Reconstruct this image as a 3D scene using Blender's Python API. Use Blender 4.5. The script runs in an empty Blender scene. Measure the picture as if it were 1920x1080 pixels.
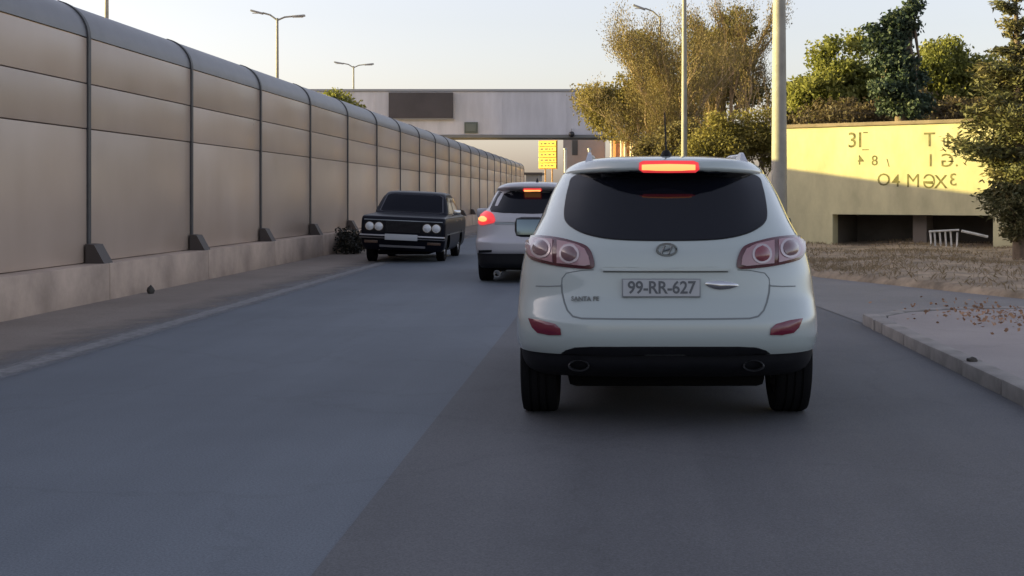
import bpy, bmesh, math, random
import numpy as np
from mathutils import Vector, Matrix
from mathutils.bvhtree import BVHTree

# ------------------------------------------------------------------ camera, sky, sun, exposure
scn = bpy.context.scene
COL = scn.collection
F, CX, HY, CH = 2400.0, 1150.0, 368.0, 1.40      # focal length (px of a 1920 frame), vanishing point, eye height
cam_d = bpy.data.cameras.new('camera'); cam = bpy.data.objects.new('camera', cam_d); COL.objects.link(cam)
cam.location = (0, 0, CH); cam.rotation_euler = (math.radians(90), 0, 0)
cam_d.sensor_width = 36; cam_d.lens = F / 1920 * 36
cam_d.shift_x = (960 - CX) / 1920; cam_d.shift_y = (HY - 540) / 1920
cam_d.clip_start = 0.05; cam_d.clip_end = 8000
scn.camera = cam

SUN_AZ = math.radians(-87); SUN_EL = math.radians(9.0)     # azimuth from +Y towards +X
world = bpy.data.worlds.new('World'); scn.world = world; world.use_nodes = True
wn = world.node_tree; wn.nodes.clear()
wo = wn.nodes.new('ShaderNodeOutputWorld'); wb = wn.nodes.new('ShaderNodeBackground'); ws = wn.nodes.new('ShaderNodeTexSky')
ws.sky_type = 'NISHITA'; ws.sun_disc = False; ws.sun_elevation = SUN_EL; ws.sun_rotation = SUN_AZ
ws.air_density = 1.0; ws.dust_density = 2.1; ws.ozone_density = 1.6; ws.altitude = 0
wb.inputs['Strength'].default_value = 0.15
hs = wn.nodes.new('ShaderNodeHueSaturation'); hs.inputs['Saturation'].default_value = 0.55; tn = wn.nodes.new('ShaderNodeMix'); tn.data_type = 'RGBA'; tn.blend_type = 'MULTIPLY'; tn.inputs[0].default_value = 1; tn.inputs[7].default_value = (1.05, 0.957, 1.0, 1)
wn.links.new(ws.outputs[0], hs.inputs['Color']); wn.links.new(hs.outputs[0], tn.inputs[6]); wn.links.new(tn.outputs[2], wb.inputs['Color']); wn.links.new(wb.outputs[0], wo.inputs['Surface'])

sun_d = bpy.data.lights.new('sun', 'SUN'); sun = bpy.data.objects.new('sun', sun_d); COL.objects.link(sun)
sun_d.energy = 5.0; sun_d.angle = math.radians(0.5); sun_d.color = (1.0, 0.83, 0.27)
to_sun = Vector((math.sin(SUN_AZ) * math.cos(SUN_EL), math.cos(SUN_AZ) * math.cos(SUN_EL), math.sin(SUN_EL)))
sun.rotation_euler = to_sun.to_track_quat('Z', 'Y').to_euler(); sun.location = (-40, 20, 30)

scn.view_settings.view_transform = 'Standard'; scn.view_settings.look = 'None'
scn.view_settings.exposure = 1.36; scn.view_settings.gamma = 1.0
scn.view_settings.use_curve_mapping = False
scn.cycles.use_denoising = True
scn.cycles.max_bounces = 6; scn.cycles.transparent_max_bounces = 6

rng = np.random.default_rng(7); random.seed(7)

# ------------------------------------------------------------------ helpers
def P(px, py, Y):
    return Vector(((px - CX) * Y / F, Y, CH - (py - HY) * Y / F))
def GY(py, z=0.0):                        # distance at which height z shows at row py
    return (CH - z) * F / (py - HY)
CAMP = Vector((0, 0, CH))

MATS = {}
def mat(name, color, rough=0.6, metal=0.0, coat=0.0, noise=None, bump=None, emit=None, spec=0.5, extra=None):
    """noise: (scale, amount, (stretch)) colour mottling; bump: (scale, strength, distance)"""
    if name in MATS: return MATS[name]
    m = bpy.data.materials.new(name); m.use_nodes = True; nt = m.node_tree
    b = nt.nodes['Principled BSDF']
    b.inputs['Base Color'].default_value = (*color, 1); b.inputs['Roughness'].default_value = rough
    b.inputs['Metallic'].default_value = metal; b.inputs['Coat Weight'].default_value = coat
    b.inputs['Specular IOR Level'].default_value = spec; b.inputs['Coat Roughness'].default_value = 0.06
    tc = None
    if noise or bump:
        tc = nt.nodes.new('ShaderNodeTexCoord')
    if noise:
        sc, amt = noise[0], noise[1]
        mp = nt.nodes.new('ShaderNodeMapping'); nt.links.new(tc.outputs['Object'], mp.inputs['Vector'])
        if len(noise) > 2: mp.inputs['Scale'].default_value = noise[2]
        n1 = nt.nodes.new('ShaderNodeTexNoise'); n1.inputs['Scale'].default_value = sc
        n1.inputs['Detail'].default_value = 8; n1.inputs['Roughness'].default_value = 0.62
        nt.links.new(mp.outputs[0], n1.inputs['Vector'])
        rp = nt.nodes.new('ShaderNodeValToRGB')
        rp.color_ramp.elements[0].position = 0.32; rp.color_ramp.elements[1].position = 0.70
        lo = [c * (1 - amt) for c in color]; hi = [min(1, c * (1 + amt)) for c in color]
        rp.color_ramp.elements[0].color = (*lo, 1); rp.color_ramp.elements[1].color = (*hi, 1)
        nt.links.new(n1.outputs['Fac'], rp.inputs['Fac']); nt.links.new(rp.outputs[0], b.inputs['Base Color'])
    if bump:
        n2 = nt.nodes.new('ShaderNodeTexNoise'); n2.inputs['Scale'].default_value = bump[0]; n2.inputs['Detail'].default_value = 6
        nt.links.new(tc.outputs['Object'], n2.inputs['Vector'])
        bp = nt.nodes.new('ShaderNodeBump'); bp.inputs['Strength'].default_value = bump[1]; bp.inputs['Distance'].default_value = bump[2]
        nt.links.new(n2.outputs['Fac'], bp.inputs['Height']); nt.links.new(bp.outputs[0], b.inputs['Normal'])
    if emit:
        b.inputs['Emission Color'].default_value = (*emit[0], 1); b.inputs['Emission Strength'].default_value = emit[1]
    MATS[name] = m
    return m

def mesh_obj(name, verts, faces, m, parent=None, smooth=None, inv=None):
    me = bpy.data.meshes.new(name)
    if inv is not None: verts = [inv @ Vector(v) for v in verts]
    me.from_pydata([tuple(v) for v in verts], [], faces); me.validate(); me.update()
    bm = bmesh.new(); bm.from_mesh(me); bmesh.ops.recalc_face_normals(bm, faces=bm.faces); bm.to_mesh(me); bm.free()
    if smooth is not None:
        me.polygons.foreach_set('use_smooth', [True] * len(me.polygons))
        if smooth < 180: me.set_sharp_from_angle(angle=math.radians(smooth))
    for k in (m if isinstance(m, (list, tuple)) else [m]): me.materials.append(k)
    o = bpy.data.objects.new(name, me); COL.objects.link(o)
    if parent is not None: o.parent = parent
    return o
def inst(o, parent=None, loc=None, rot=None, scale=None):
    c = o.copy(); COL.objects.link(c); c.parent = parent if parent is not None else o.parent
    if loc is not None: c.location = loc
    if rot is not None: c.rotation_euler = rot
    if scale is not None: c.scale = scale
    return c
def tag(o, label=None, cat=None, group=None, kind=None):
    if label: o['label'] = label
    if cat: o['category'] = cat
    if group: o['group'] = group
    if kind: o['kind'] = kind
    return o
def empty(name, loc, label, cat, group=None, rotz=0):
    o = bpy.data.objects.new(name, None); COL.objects.link(o); o.location = loc; o.rotation_euler = (0, 0, rotz)
    o.empty_display_size = 0.2
    return tag(o, label, cat, group)
def inv_of(root):
    return (Matrix.Translation(root.location) @ root.rotation_euler.to_matrix().to_4x4()).inverted()

class MB:                                    # collects geometry for one mesh
    def __init__(s): s.v = []; s.f = []
    def add(s, v, f):
        n = len(s.v); s.v += [Vector(p) for p in v]; s.f += [tuple(i + n for i in q) for q in f]; return s
    def box(s, x0, x1, y0, y1, z0, z1, bev=0.0):
        if bev <= 0:
            v = [(x, y, z) for z in (z0, z1) for y in (y0, y1) for x in (x0, x1)]
            return s.add(v, [(0, 2, 3, 1), (4, 5, 7, 6), (0, 1, 5, 4), (2, 6, 7, 3), (0, 4, 6, 2), (1, 3, 7, 5)])
        bm = bmesh.new(); bmesh.ops.create_cube(bm, size=1)
        bmesh.ops.scale(bm, vec=(x1 - x0, y1 - y0, z1 - z0), verts=bm.verts)
        bmesh.ops.translate(bm, vec=((x0 + x1) / 2, (y0 + y1) / 2, (z0 + z1) / 2), verts=bm.verts)
        bmesh.ops.bevel(bm, geom=list(bm.edges), offset=bev, segments=2, affect='EDGES', profile=0.6)
        bm.verts.index_update()
        v = [q.co.copy() for q in bm.verts]; f = [tuple(x.index for x in q.verts) for q in bm.faces]; bm.free()
        return s.add(v, f)
    def tube(s, pts, rad, n=8, caps=True):
        pts = [Vector(p) for p in pts]
        if not isinstance(rad, (list, tuple)): rad = [rad] * len(pts)
        vs = []; fs = []
        ref = None
        for i, p in enumerate(pts):
            d = (pts[min(i + 1, len(pts) - 1)] - pts[max(i - 1, 0)])
            if d.length < 1e-9: d = Vector((0, 0, 1))
            d.normalize()
            if ref is None: ref = Vector((1, 0, 0)) if abs(d.x) < 0.8 else Vector((0, 1, 0))
            a = (ref - d * ref.dot(d)).normalized(); b = d.cross(a); ref = a
            for k in range(n):
                t = 2 * math.pi * k / n; vs.append(p + (a * math.cos(t) + b * math.sin(t)) * rad[i])
        for i in range(len(pts) - 1):
            for k in range(n): fs.append((i * n + k, i * n + (k + 1) % n, (i + 1) * n + (k + 1) % n, (i + 1) * n + k))
        if caps: fs.append(tuple(range(n - 1, -1, -1))); fs.append(tuple((len(pts) - 1) * n + k for k in range(n)))
        return s.add(vs, fs)
    def lathe(s, prof, center, axis='x', n=32):
        vs = []; fs = []; c = Vector(center); m = len(prof)
        for k in range(n):
            t = 2 * math.pi * k / n
            for (r, h) in prof:
                if axis == 'x': vs.append(c + Vector((h, r * math.cos(t), r * math.sin(t))))
                elif axis == 'y': vs.append(c + Vector((r * math.cos(t), h, r * math.sin(t))))
                else: vs.append(c + Vector((r * math.cos(t), r * math.sin(t), h)))
        for k in range(n):
            for j in range(m - 1):
                fs.append((k * m + j, ((k + 1) % n) * m + j, ((k + 1) % n) * m + j + 1, k * m + j + 1))
        return s.add(vs, fs)
    def prism(s, poly, t, normal_axis='y', at=0.0):     # flat polygon (u,v) extruded by t along an axis
        n = len(poly); vs = []
        for d in (at, at + t):
            for (u, v) in poly:
                vs.append({'y': (u, d, v), 'x': (d, u, v), 'z': (u, v, d)}[normal_axis])
        f = [tuple(range(n)), tuple(range(2 * n - 1, n - 1, -1))] + [(i, (i + 1) % n, n + (i + 1) % n, n + i) for i in range(n)]
        return s.add(vs, f)
    def build(s, name, m, parent=None, smooth=None, inv=None): return mesh_obj(name, s.v, s.f, m, parent, smooth, inv)

def pchip(xs, ys, q):
    xs = np.asarray(xs, float); ys = np.asarray(ys, float); q = np.asarray(q, float)
    h = np.diff(xs); d = np.diff(ys) / h; n = len(xs); m = np.zeros(n)
    for i in range(1, n - 1):
        if d[i - 1] * d[i] > 0:
            w1 = 2 * h[i] + h[i - 1]; w2 = h[i] + 2 * h[i - 1]; m[i] = (w1 + w2) / (w1 / d[i - 1] + w2 / d[i])
    m[0] = d[0]; m[-1] = d[-1]
    i = np.clip(np.searchsorted(xs, q) - 1, 0, n - 2); t = (q - xs[i]) / h[i]
    return ((1 + 2 * t) * (1 - t) ** 2 * ys[i] + t * (1 - t) ** 2 * h[i] * m[i] + t * t * (3 - 2 * t) * ys[i + 1] + t * t * (t - 1) * h[i] * m[i + 1])

def catmull(pts, per=6):
    n = len(pts); out = []
    for i in range(n):
        p0, p1, p2, p3 = (np.array(pts[(i + k - 1) % n], float) for k in range(4))
        for k in range(per):
            t = k / per
            out.append(tuple(0.5 * (2 * p1 + (p2 - p0) * t + (2 * p0 - 5 * p1 + 4 * p2 - p3) * t * t + (3 * p1 - p0 - 3 * p2 + p3) * t ** 3)))
    return out
def subdiv(pts, per=5):
    n = len(pts); out = []
    for i in range(n):
        a = np.array(pts[i], float); b = np.array(pts[(i + 1) % n], float)
        for k in range(per): out.append(tuple(a + (b - a) * k / per))
    return out

def bvh_of(o):
    me = o.data; off = Matrix.Identity(4)
    p = o.parent
    while p is not None:
        off = Matrix.Translation(p.location) @ p.rotation_euler.to_matrix().to_4x4() @ off; p = p.parent
    return BVHTree.FromPolygons([off @ v.co for v in me.vertices], [tuple(q.vertices) for q in me.polygons])
def cam_ray(u, v): return CAMP, Vector(((u - CX) / F, 1, -(v - HY) / F)).normalized()

def patch(name, outline, bvh, m, parent, inv, lift=0.006, thick=0.012, ray=cam_ray, dome=0.0, rings=5, depth_guess=8.2, smooth=35):
    """a shell of its own thickness laid on a body: the outline's rings are cast on the body's surface"""
    c = np.mean(np.array(outline), axis=0); n = len(outline)
    top = []; 
    def hit(u, v, r):
        o, d = ray(u, v); h = bvh.ray_cast(o, d)
        if h[0] is None:
            q = o + d * (depth_guess / max(1e-6, d.y) if ray is cam_ray else 2.0)
            h = bvh.find_nearest(q)
        nn = h[1]
        if nn.dot(d) > 0: nn = -nn
        return h[0] + nn * (lift + dome * (1 - r * r)), nn
    top.append(hit(c[0], c[1], 0))
    for k in range(1, rings + 1):
        r = k / rings
        for (u, v) in outline: top.append(hit(c[0] + (u - c[0]) * r, c[1] + (v - c[1]) * r, r))
    vs = [t[0] for t in top]; fs = []
    for i in range(n): fs.append((0, 1 + i, 1 + (i + 1) % n))
    for k in range(rings - 1):
        a = 1 + k * n; b = a + n
        for i in range(n): fs.append((a + i, b + i, b + (i + 1) % n, a + (i + 1) % n))
    a = 1 + (rings - 1) * n; base = len(vs)
    vs += [top[a + i][0] - top[a + i][1] * thick for i in range(n)]
    for i in range(n): fs.append((a + i, base + i, base + (i + 1) % n, a + (i + 1) % n))
    return mesh_obj(name, vs, fs, m, parent, smooth, inv)

def text_geo(s, size, depth, bold=0.0, spacing=1.0):
    cu = bpy.data.curves.new('tmp', 'FONT'); cu.body = s; cu.size = size; cu.extrude = depth; cu.align_x = 'CENTER'; cu.align_y = 'CENTER'
    cu.offset = bold; cu.space_character = spacing; cu.resolution_u = 3
    o = bpy.data.objects.new('tmp', cu); COL.objects.link(o)
    dg = bpy.context.evaluated_depsgraph_get(); me = bpy.data.meshes.new_from_object(o.evaluated_get(dg))
    v = [q.co.copy() for q in me.vertices]; f = [tuple(q.vertices) for q in me.polygons]
    bpy.data.objects.remove(o); bpy.data.curves.remove(cu); bpy.data.meshes.remove(me)
    return v, f

# ------------------------------------------------------------------ materials of the place
def asphalt(name, c0, c1, speck=0.34, rough=0.72, streak=True):
    m = bpy.data.materials.new(name); m.use_nodes = True; nt = m.node_tree; b = nt.nodes['Principled BSDF']
    b.inputs['Roughness'].default_value = rough; b.inputs['Specular IOR Level'].default_value = 0.45
    tc = nt.nodes.new('ShaderNodeTexCoord')
    def noise(scale, detail, vec=None, r=0.6):
        n = nt.nodes.new('ShaderNodeTexNoise'); n.inputs['Scale'].default_value = scale; n.inputs['Detail'].default_value = detail; n.inputs['Roughness'].default_value = r
        nt.links.new(vec if vec else tc.outputs['Object'], n.inputs['Vector']); return n
    mp = nt.nodes.new('ShaderNodeMapping'); mp.inputs['Scale'].default_value = (1.4, 0.06, 1); nt.links.new(tc.outputs['Object'], mp.inputs['Vector'])
    big = noise(0.55, 5); lane = noise(1.0, 3, mp.outputs[0]); fine = noise(90, 3, r=0.8)
    r1 = nt.nodes.new('ShaderNodeValToRGB'); r1.color_ramp.elements[0].color = (*c0, 1); r1.color_ramp.elements[1].color = (*c1, 1)
    r1.color_ramp.elements[0].position = 0.3; r1.color_ramp.elements[1].position = 0.72
    mx = nt.nodes.new('ShaderNodeMix'); mx.data_type = 'FLOAT'; mx.inputs[0].default_value = 0.5 if streak else 0.1
    nt.links.new(big.outputs['Fac'], mx.inputs[2]); nt.links.new(lane.outputs['Fac'], mx.inputs[3]); nt.links.new(mx.outputs[0], r1.inputs['Fac'])
    r2 = nt.nodes.new('ShaderNodeValToRGB'); r2.color_ramp.elements[0].position = 0.35; r2.color_ramp.elements[1].position = 0.75
    r2.color_ramp.elements[0].color = (1 - speck,) * 3 + (1,); r2.color_ramp.elements[1].color = (1 + speck, 1 + speck, 1 + speck, 1)
    nt.links.new(fine.outputs['Fac'], r2.inputs['Fac'])
    mul = nt.nodes.new('ShaderNodeMix'); mul.data_type = 'RGBA'; mul.blend_type = 'MULTIPLY'; mul.inputs[0].default_value = 1
    nt.links.new(r1.outputs[0], mul.inputs[6]); nt.links.new(r2.outputs[0], mul.inputs[7])
    # thin cracks
    vo = nt.nodes.new('ShaderNodeTexVoronoi'); vo.feature = 'DISTANCE_TO_EDGE'; vo.inputs['Scale'].default_value = 0.42
    wp = noise(1.8, 4); ad = nt.nodes.new('ShaderNodeMix'); ad.data_type = 'RGBA'; ad.blend_type = 'LINEAR_LIGHT'; ad.inputs[0].default_value = 0.35
    nt.links.new(tc.outputs['Object'], ad.inputs[6]); nt.links.new(wp.outputs['Color'], ad.inputs[7]); nt.links.new(ad.outputs[2], vo.inputs['Vector'])
    r3 = nt.nodes.new('ShaderNodeValToRGB'); r3.color_ramp.elements[0].color = (0.92, 0.92, 0.92, 1); r3.color_ramp.elements[1].color = (1, 1, 1, 1)
    r3.color_ramp.elements[0].position = 0.004; r3.color_ramp.elements[1].position = 0.014
    nt.links.new(vo.outputs['Distance'], r3.inputs['Fac'])
    mul2 = nt.nodes.new('ShaderNodeMix'); mul2.data_type = 'RGBA'; mul2.blend_type = 'MULTIPLY'; mul2.inputs[0].default_value = 1
    nt.links.new(mul.outputs[2], mul2.inputs[6]); nt.links.new(r3.outputs[0], mul2.inputs[7]); nt.links.new(mul2.outputs[2], b.inputs['Base Color'])
    bp = nt.nodes.new('ShaderNodeBump'); bp.inputs['Strength'].default_value = 0.35; bp.inputs['Distance'].default_value = 0.006
    nt.links.new(fine.outputs['Fac'], bp.inputs['Height']); nt.links.new(bp.outputs[0], b.inputs['Normal'])
    return m
M_road_l = asphalt('asphalt_worn', (0.094, 0.112, 0.136), (0.148, 0.172, 0.200))
M_road_r = asphalt('asphalt_newer', (0.068, 0.071, 0.079), (0.130, 0.132, 0.140))
M_shoulder = asphalt('shoulder_dusty', (0.24, 0.20, 0.17), (0.33, 0.28, 0.24), streak=False)
M_pave = asphalt('pavement_dusty', (0.235, 0.208, 0.20), (0.33, 0.295, 0.28), speck=0.18, streak=False)
def worn_edges(m, x0, x1, x2, x3, dens=0.0, nscale=2.2, wob=0.35):
    """lets a dusting or a line wear away towards its sides (object x), broken up by noise"""
    nt = m.node_tree; out = [n for n in nt.nodes if n.type == 'OUTPUT_MATERIAL'][0]; b = nt.nodes['Principled BSDF']
    tc = nt.nodes.new('ShaderNodeTexCoord'); sp = nt.nodes.new('ShaderNodeSeparateXYZ'); nt.links.new(tc.outputs['Object'], sp.inputs[0])
    n1 = nt.nodes.new('ShaderNodeTexNoise'); n1.inputs['Scale'].default_value = nscale; n1.inputs['Detail'].default_value = 7; n1.inputs['Roughness'].default_value = .65; nt.links.new(tc.outputs['Object'], n1.inputs['Vector'])
    sub = nt.nodes.new('ShaderNodeMath'); sub.operation = 'SUBTRACT'; sub.inputs[1].default_value = .5; nt.links.new(n1.outputs['Fac'], sub.inputs[0])
    ml = nt.nodes.new('ShaderNodeMath'); ml.operation = 'MULTIPLY_ADD'; ml.inputs[1].default_value = wob; nt.links.new(sub.outputs[0], ml.inputs[0]); nt.links.new(sp.outputs[0], ml.inputs[2])
    a = nt.nodes.new('ShaderNodeMapRange'); a.inputs['From Min'].default_value = x0; a.inputs['From Max'].default_value = x1; nt.links.new(ml.outputs[0], a.inputs['Value'])
    c = nt.nodes.new('ShaderNodeMapRange'); c.inputs['From Min'].default_value = x3; c.inputs['From Max'].default_value = x2; nt.links.new(ml.outputs[0], c.inputs['Value'])
    mu = nt.nodes.new('ShaderNodeMath'); mu.operation = 'MULTIPLY'; nt.links.new(a.outputs[0], mu.inputs[0]); nt.links.new(c.outputs[0], mu.inputs[1])
    dn = nt.nodes.new('ShaderNodeMath'); dn.operation = 'MULTIPLY'; dn.inputs[1].default_value = 1 - dens; nt.links.new(mu.outputs[0], dn.inputs[0])
    tr = nt.nodes.new('ShaderNodeBsdfTransparent'); mx = nt.nodes.new('ShaderNodeMixShader'); nt.links.new(dn.outputs[0], mx.inputs[0])
    nt.links.new(tr.outputs[0], mx.inputs[1]); nt.links.new(b.outputs[0], mx.inputs[2]); nt.links.new(mx.outputs[0], out.inputs['Surface'])
M_line = mat('worn_paint', (0.27, 0.27, 0.275), 0.75, noise=(9, 0.35), bump=(60, 0.2, 0.003))
worn_edges(M_line, -5.02, -4.92, -4.80, -4.62, .25, 3.0, .16)
worn_edges(M_shoulder, -9, -8.5, -5.6, -4.7, .1, 1.1, 1.3)
M_soil = mat('dry_soil', (0.145, 0.112, 0.080), 0.95, noise=(1.3, 0.35), bump=(8, 0.6, 0.03))
M_kerb = mat('kerb_concrete', (0.215, 0.20, 0.185), 0.85, noise=(3.0, 0.3), bump=(40, 0.4, 0.004))
M_plinth = mat('plinth_concrete', (0.41, 0.32, 0.255), 0.85, noise=(1.2, 0.3), bump=(30, 0.3, 0.005))
M_post = mat('post_steel', (0.055, 0.055, 0.058), 0.5, noise=(5, 0.25))
M_black = mat('gusset_steel', (0.062, 0.050, 0.045), 0.6)
M_galv = mat('galvanised', (0.29, 0.28, 0.245), 0.6, noise=(3, 0.15), spec=0.25)

def panel_mat():
    m = bpy.data.materials.new('barrier_panel'); m.use_nodes = True; nt = m.node_tree; b = nt.nodes['Principled BSDF']
    tc = nt.nodes.new('ShaderNodeTexCoord'); oi = nt.nodes.new('ShaderNodeObjectInfo')
    ad = nt.nodes.new('ShaderNodeVectorMath'); ad.operation = 'ADD'; cmb = nt.nodes.new('ShaderNodeCombineXYZ')
    mlt = nt.nodes.new('ShaderNodeMath'); mlt.operation = 'MULTIPLY'; mlt.inputs[1].default_value = 57; nt.links.new(oi.outputs['Random'], mlt.inputs[0])
    nt.links.new(mlt.outputs[0], cmb.inputs[1]); nt.links.new(tc.outputs['Object'], ad.inputs[0]); nt.links.new(cmb.outputs[0], ad.inputs[1])
    mp = nt.nodes.new('ShaderNodeMapping'); mp.inputs['Scale'].default_value = (1, 1.1, 0.45); nt.links.new(ad.outputs[0], mp.inputs['Vector'])
    n1 = nt.nodes.new('ShaderNodeTexNoise'); n1.inputs['Scale'].default_value = 1.2; n1.inputs['Detail'].default_value = 7; nt.links.new(mp.outputs[0], n1.inputs['Vector'])
    n2 = nt.nodes.new('ShaderNodeTexNoise'); n2.inputs['Scale'].default_value = 0.7; n2.inputs['Detail'].default_value = 5; nt.links.new(ad.outputs[0], n2.inputs['Vector'])
    mx = nt.nodes.new('ShaderNodeMix'); mx.data_type = 'FLOAT'; mx.inputs[0].default_value = 0.5; nt.links.new(n1.outputs['Fac'], mx.inputs[2]); nt.links.new(n2.outputs['Fac'], mx.inputs[3])
    rp = nt.nodes.new('ShaderNodeValToRGB'); rp.color_ramp.elements[0].position = 0.33; rp.color_ramp.elements[1].position = 0.68
    rp.color_ramp.elements[0].color = (0.395, 0.305, 0.24, 1); rp.color_ramp.elements[1].color = (0.475, 0.38, 0.31, 1)
    nt.links.new(mx.outputs[0], rp.inputs['Fac']); pv = nt.nodes.new('ShaderNodeMapRange'); pv.inputs['To Min'].default_value = 0.88; pv.inputs['To Max'].default_value = 1.10; nt.links.new(oi.outputs['Random'], pv.inputs['Value'])
    hv = nt.nodes.new('ShaderNodeHueSaturation'); nt.links.new(pv.outputs[0], hv.inputs['Value']); nt.links.new(rp.outputs[0], hv.inputs['Color']); nt.links.new(hv.outputs[0], b.inputs['Base Color'])
    rr = nt.nodes.new('ShaderNodeMapRange'); rr.inputs['To Min'].default_value = 0.24; rr.inputs['To Max'].default_value = 0.38; b.inputs['Specular IOR Level'].default_value = 0.6
    nt.links.new(n1.outputs['Fac'], rr.inputs['Value']); nt.links.new(rr.outputs[0], b.inputs['Roughness'])
    bp = nt.nodes.new('ShaderNodeBump'); bp.inputs['Strength'].default_value = 0.12; bp.inputs['Distance'].default_value = 0.02
    nt.links.new(n2.outputs['Fac'], bp.inputs['Height']); nt.links.new(bp.outputs[0], b.inputs['Normal'])
    return m
M_panel = panel_mat()

# ------------------------------------------------------------------ ground, road, pavement
def sheet(name, poly, z, m, label=None, div=1):
    me = bpy.data.meshes.new(name); bm = bmesh.new()
    bm.faces.new([bm.verts.new((x, y, z)) for (x, y) in poly]); bmesh.ops.recalc_face_normals(bm, faces=bm.faces)
    for f in bm.faces:
        if f.normal.z < 0: f.normal_flip()
    bm.to_mesh(me); bm.free(); me.materials.append(m)
    o = bpy.data.objects.new(name, me); COL.objects.link(o); o['kind'] = 'structure'
    if label: o['label'] = label
    return o
WX = -7.10                                    # face of the barrier panels
sheet('ground', [(-3000, -400), (3000, -400), (3000, 5000), (-3000, 5000)], -0.02, M_soil, 'dry open ground reaching the horizon')
sheet('road_surface', [(WX + 0.2, -40), (-1.08, -40), (-1.12, 14), (-1.30, 40), (-4.0, 400), (WX + 0.2, 400)], 0.0, M_road_l, 'worn blue-grey asphalt of the left lanes')
sheet('road_lane', [(-1.08, -40), (2.74, -40), (2.74, 14), (2.3, 20), (2.3, 60), (2.0, 400), (-4.0, 400), (-1.30, 40), (-1.12, 14)], 0.003, M_road_r, 'darker newer asphalt of the right lane')
sheet('road_shoulder', [(WX + 0.25, -40), (-4.3, -40), (-4.3, 200), (WX + 0.25, 200)], 0.004, M_shoulder, 'dusty brown shoulder along the barrier')
sheet('edge_line', [(-5.15, -30), (-4.5, -30), (-4.5, 27), (-5.15, 27)], 0.007, M_line, 'faded edge line along the left lane')

# kerb: single stones following the road edge
kerb = empty('kerb', (2.72, 8, 0), 'pale concrete kerb along the right lane, road edge of the pavement', 'kerb')
kerb['kind'] = 'structure'; del kerb['category']
kpath = [(2.72, -6), (2.72, 0), (2.72, 6), (2.72, 12), (2.72, 13.4)]
def along(path, step):
    pts = [Vector((a, b, 0)) for a, b in path]; out = []; d = 0.0; i = 0; acc = 0.0
    for i in range(len(pts) - 1):
        L = (pts[i + 1] - pts[i]).length
        while d <= acc + L + 1e-6:
            t = (d - acc) / L; out.append((pts[i].lerp(pts[i + 1], t), (pts[i + 1] - pts[i]).normalized())); d += step
        acc += L
    return out
kturn = [((2.74, 13.6), 8), ((2.95, 14.15), 36), ((3.42, 14.62), 62), ((4.2, 14.90), 80), ((5.2, 15.05), 82), ((6.2, 15.2), 82)]
ks = MB().box(-0.0, 0.17, -0.492, 0.492, -0.12, 0.115, 0.022).build('kerbstone', M_kerb, kerb, 30)
ivk = inv_of(kerb); first = True
for (p, d) in along(kpath, 1.0):
    o = ks if first else inst(ks); first = False
    o.location = ivk @ Vector((p.x, p.y + 0.5, random.uniform(-.006, .006))); o.rotation_euler = (random.uniform(-.006, .006), 0, -math.atan2(d.x, d.y) + random.uniform(-.006, .006))
ksh = MB().box(-0.0, 0.17, -0.30, 0.30, -0.12, 0.115, 0.022).build('kerbstone', M_kerb, kerb, 30)
for k, ((x_, y_), a_) in enumerate(kturn):
    o = (ksh if k == 0 else inst(ksh)) if a_ < 79 else inst(ks); o.location = ivk @ Vector((x_, y_, random.uniform(-.006, .004))); o.rotation_euler = (0, 0, -math.radians(a_))
# pavement and verge
sheet('pavement', [(2.85, -8), (12.5, -8), (12.5, 4.5), (6.7, 15.1), (4.2, 14.78), (3.45, 14.5), (3.02, 14.02), (2.86, 13.4)], 0.098, M_pave, 'dusty pinkish grey pavement inside the kerb at the right')
sheet('side_street', [(2.3, 20), (2.74, 14.05), (2.74, 13.3), (3.0, 14.2), (3.5, 14.7), (4.3, 15.0), (7.3, 15.3), (5.7, 17.5), (3.55, 22.1), (2.6, 36), (2.3, 36)], 0.007, asphalt('asphalt_side', (0.15, 0.145, 0.145), (0.21, 0.20, 0.195), streak=False), 'grey asphalt of the side street opening beyond the pavement corner')
pav_edge = [(14, 3.5), (6.3, 18.2), (3.75, 23.7), (2.5, 40)]
def verge():                                   # uneven dry bank behind the pavement, rising to the wall
    xs = np.linspace(2.0, 26, 61); ys = np.linspace(3, 62, 91); v = []; f = []
    def edge(y):                               # x of the pavement edge at y
        return float(np.interp(y, [2.5, 17.3, 22.0, 36, 62], [14, 5.55, 3.48, 2.5, 2.4]))
    for y in ys:
        e = edge(y)
        for k, s in enumerate(np.linspace(0, 1, 41)):
            x = e + s * s * 24 + s * 2
            h = 0.10 + 0.13 * (1 - math.exp(-(x - e) / 2.2)) + 0.06 * (math.sin(x * 1.7 + y * .6) * math.sin(y * 1.1 - x * .4)) * min(1, (x - e))
            v.append((x, y, h if k > 1 else (-0.04 if k == 0 else 0.05)))
    n = 41
    for j in range(len(ys) - 1):
        for k in range(n - 1): f.append((j * n + k, j * n + k + 1, (j + 1) * n + k + 1, (j + 1) * n + k))
    o = mesh_obj('verge', v, f, mat('verge_soil', (0.27, 0.21, 0.145), 0.95, noise=(2.2, 0.5), bump=(10, 0.8, 0.03)), None, 180)
    tag(o, 'dry brown earth bank behind the pavement', kind='structure'); return o, edge
vg, vedge = verge()
BV_verge = bvh_of(vg)
def ground_z(x, y):
    h = BV_verge.ray_cast(Vector((x, y, 20)), Vector((0, 0, -1)))
    return h[0].z if h[0] is not None else 0.0

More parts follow.
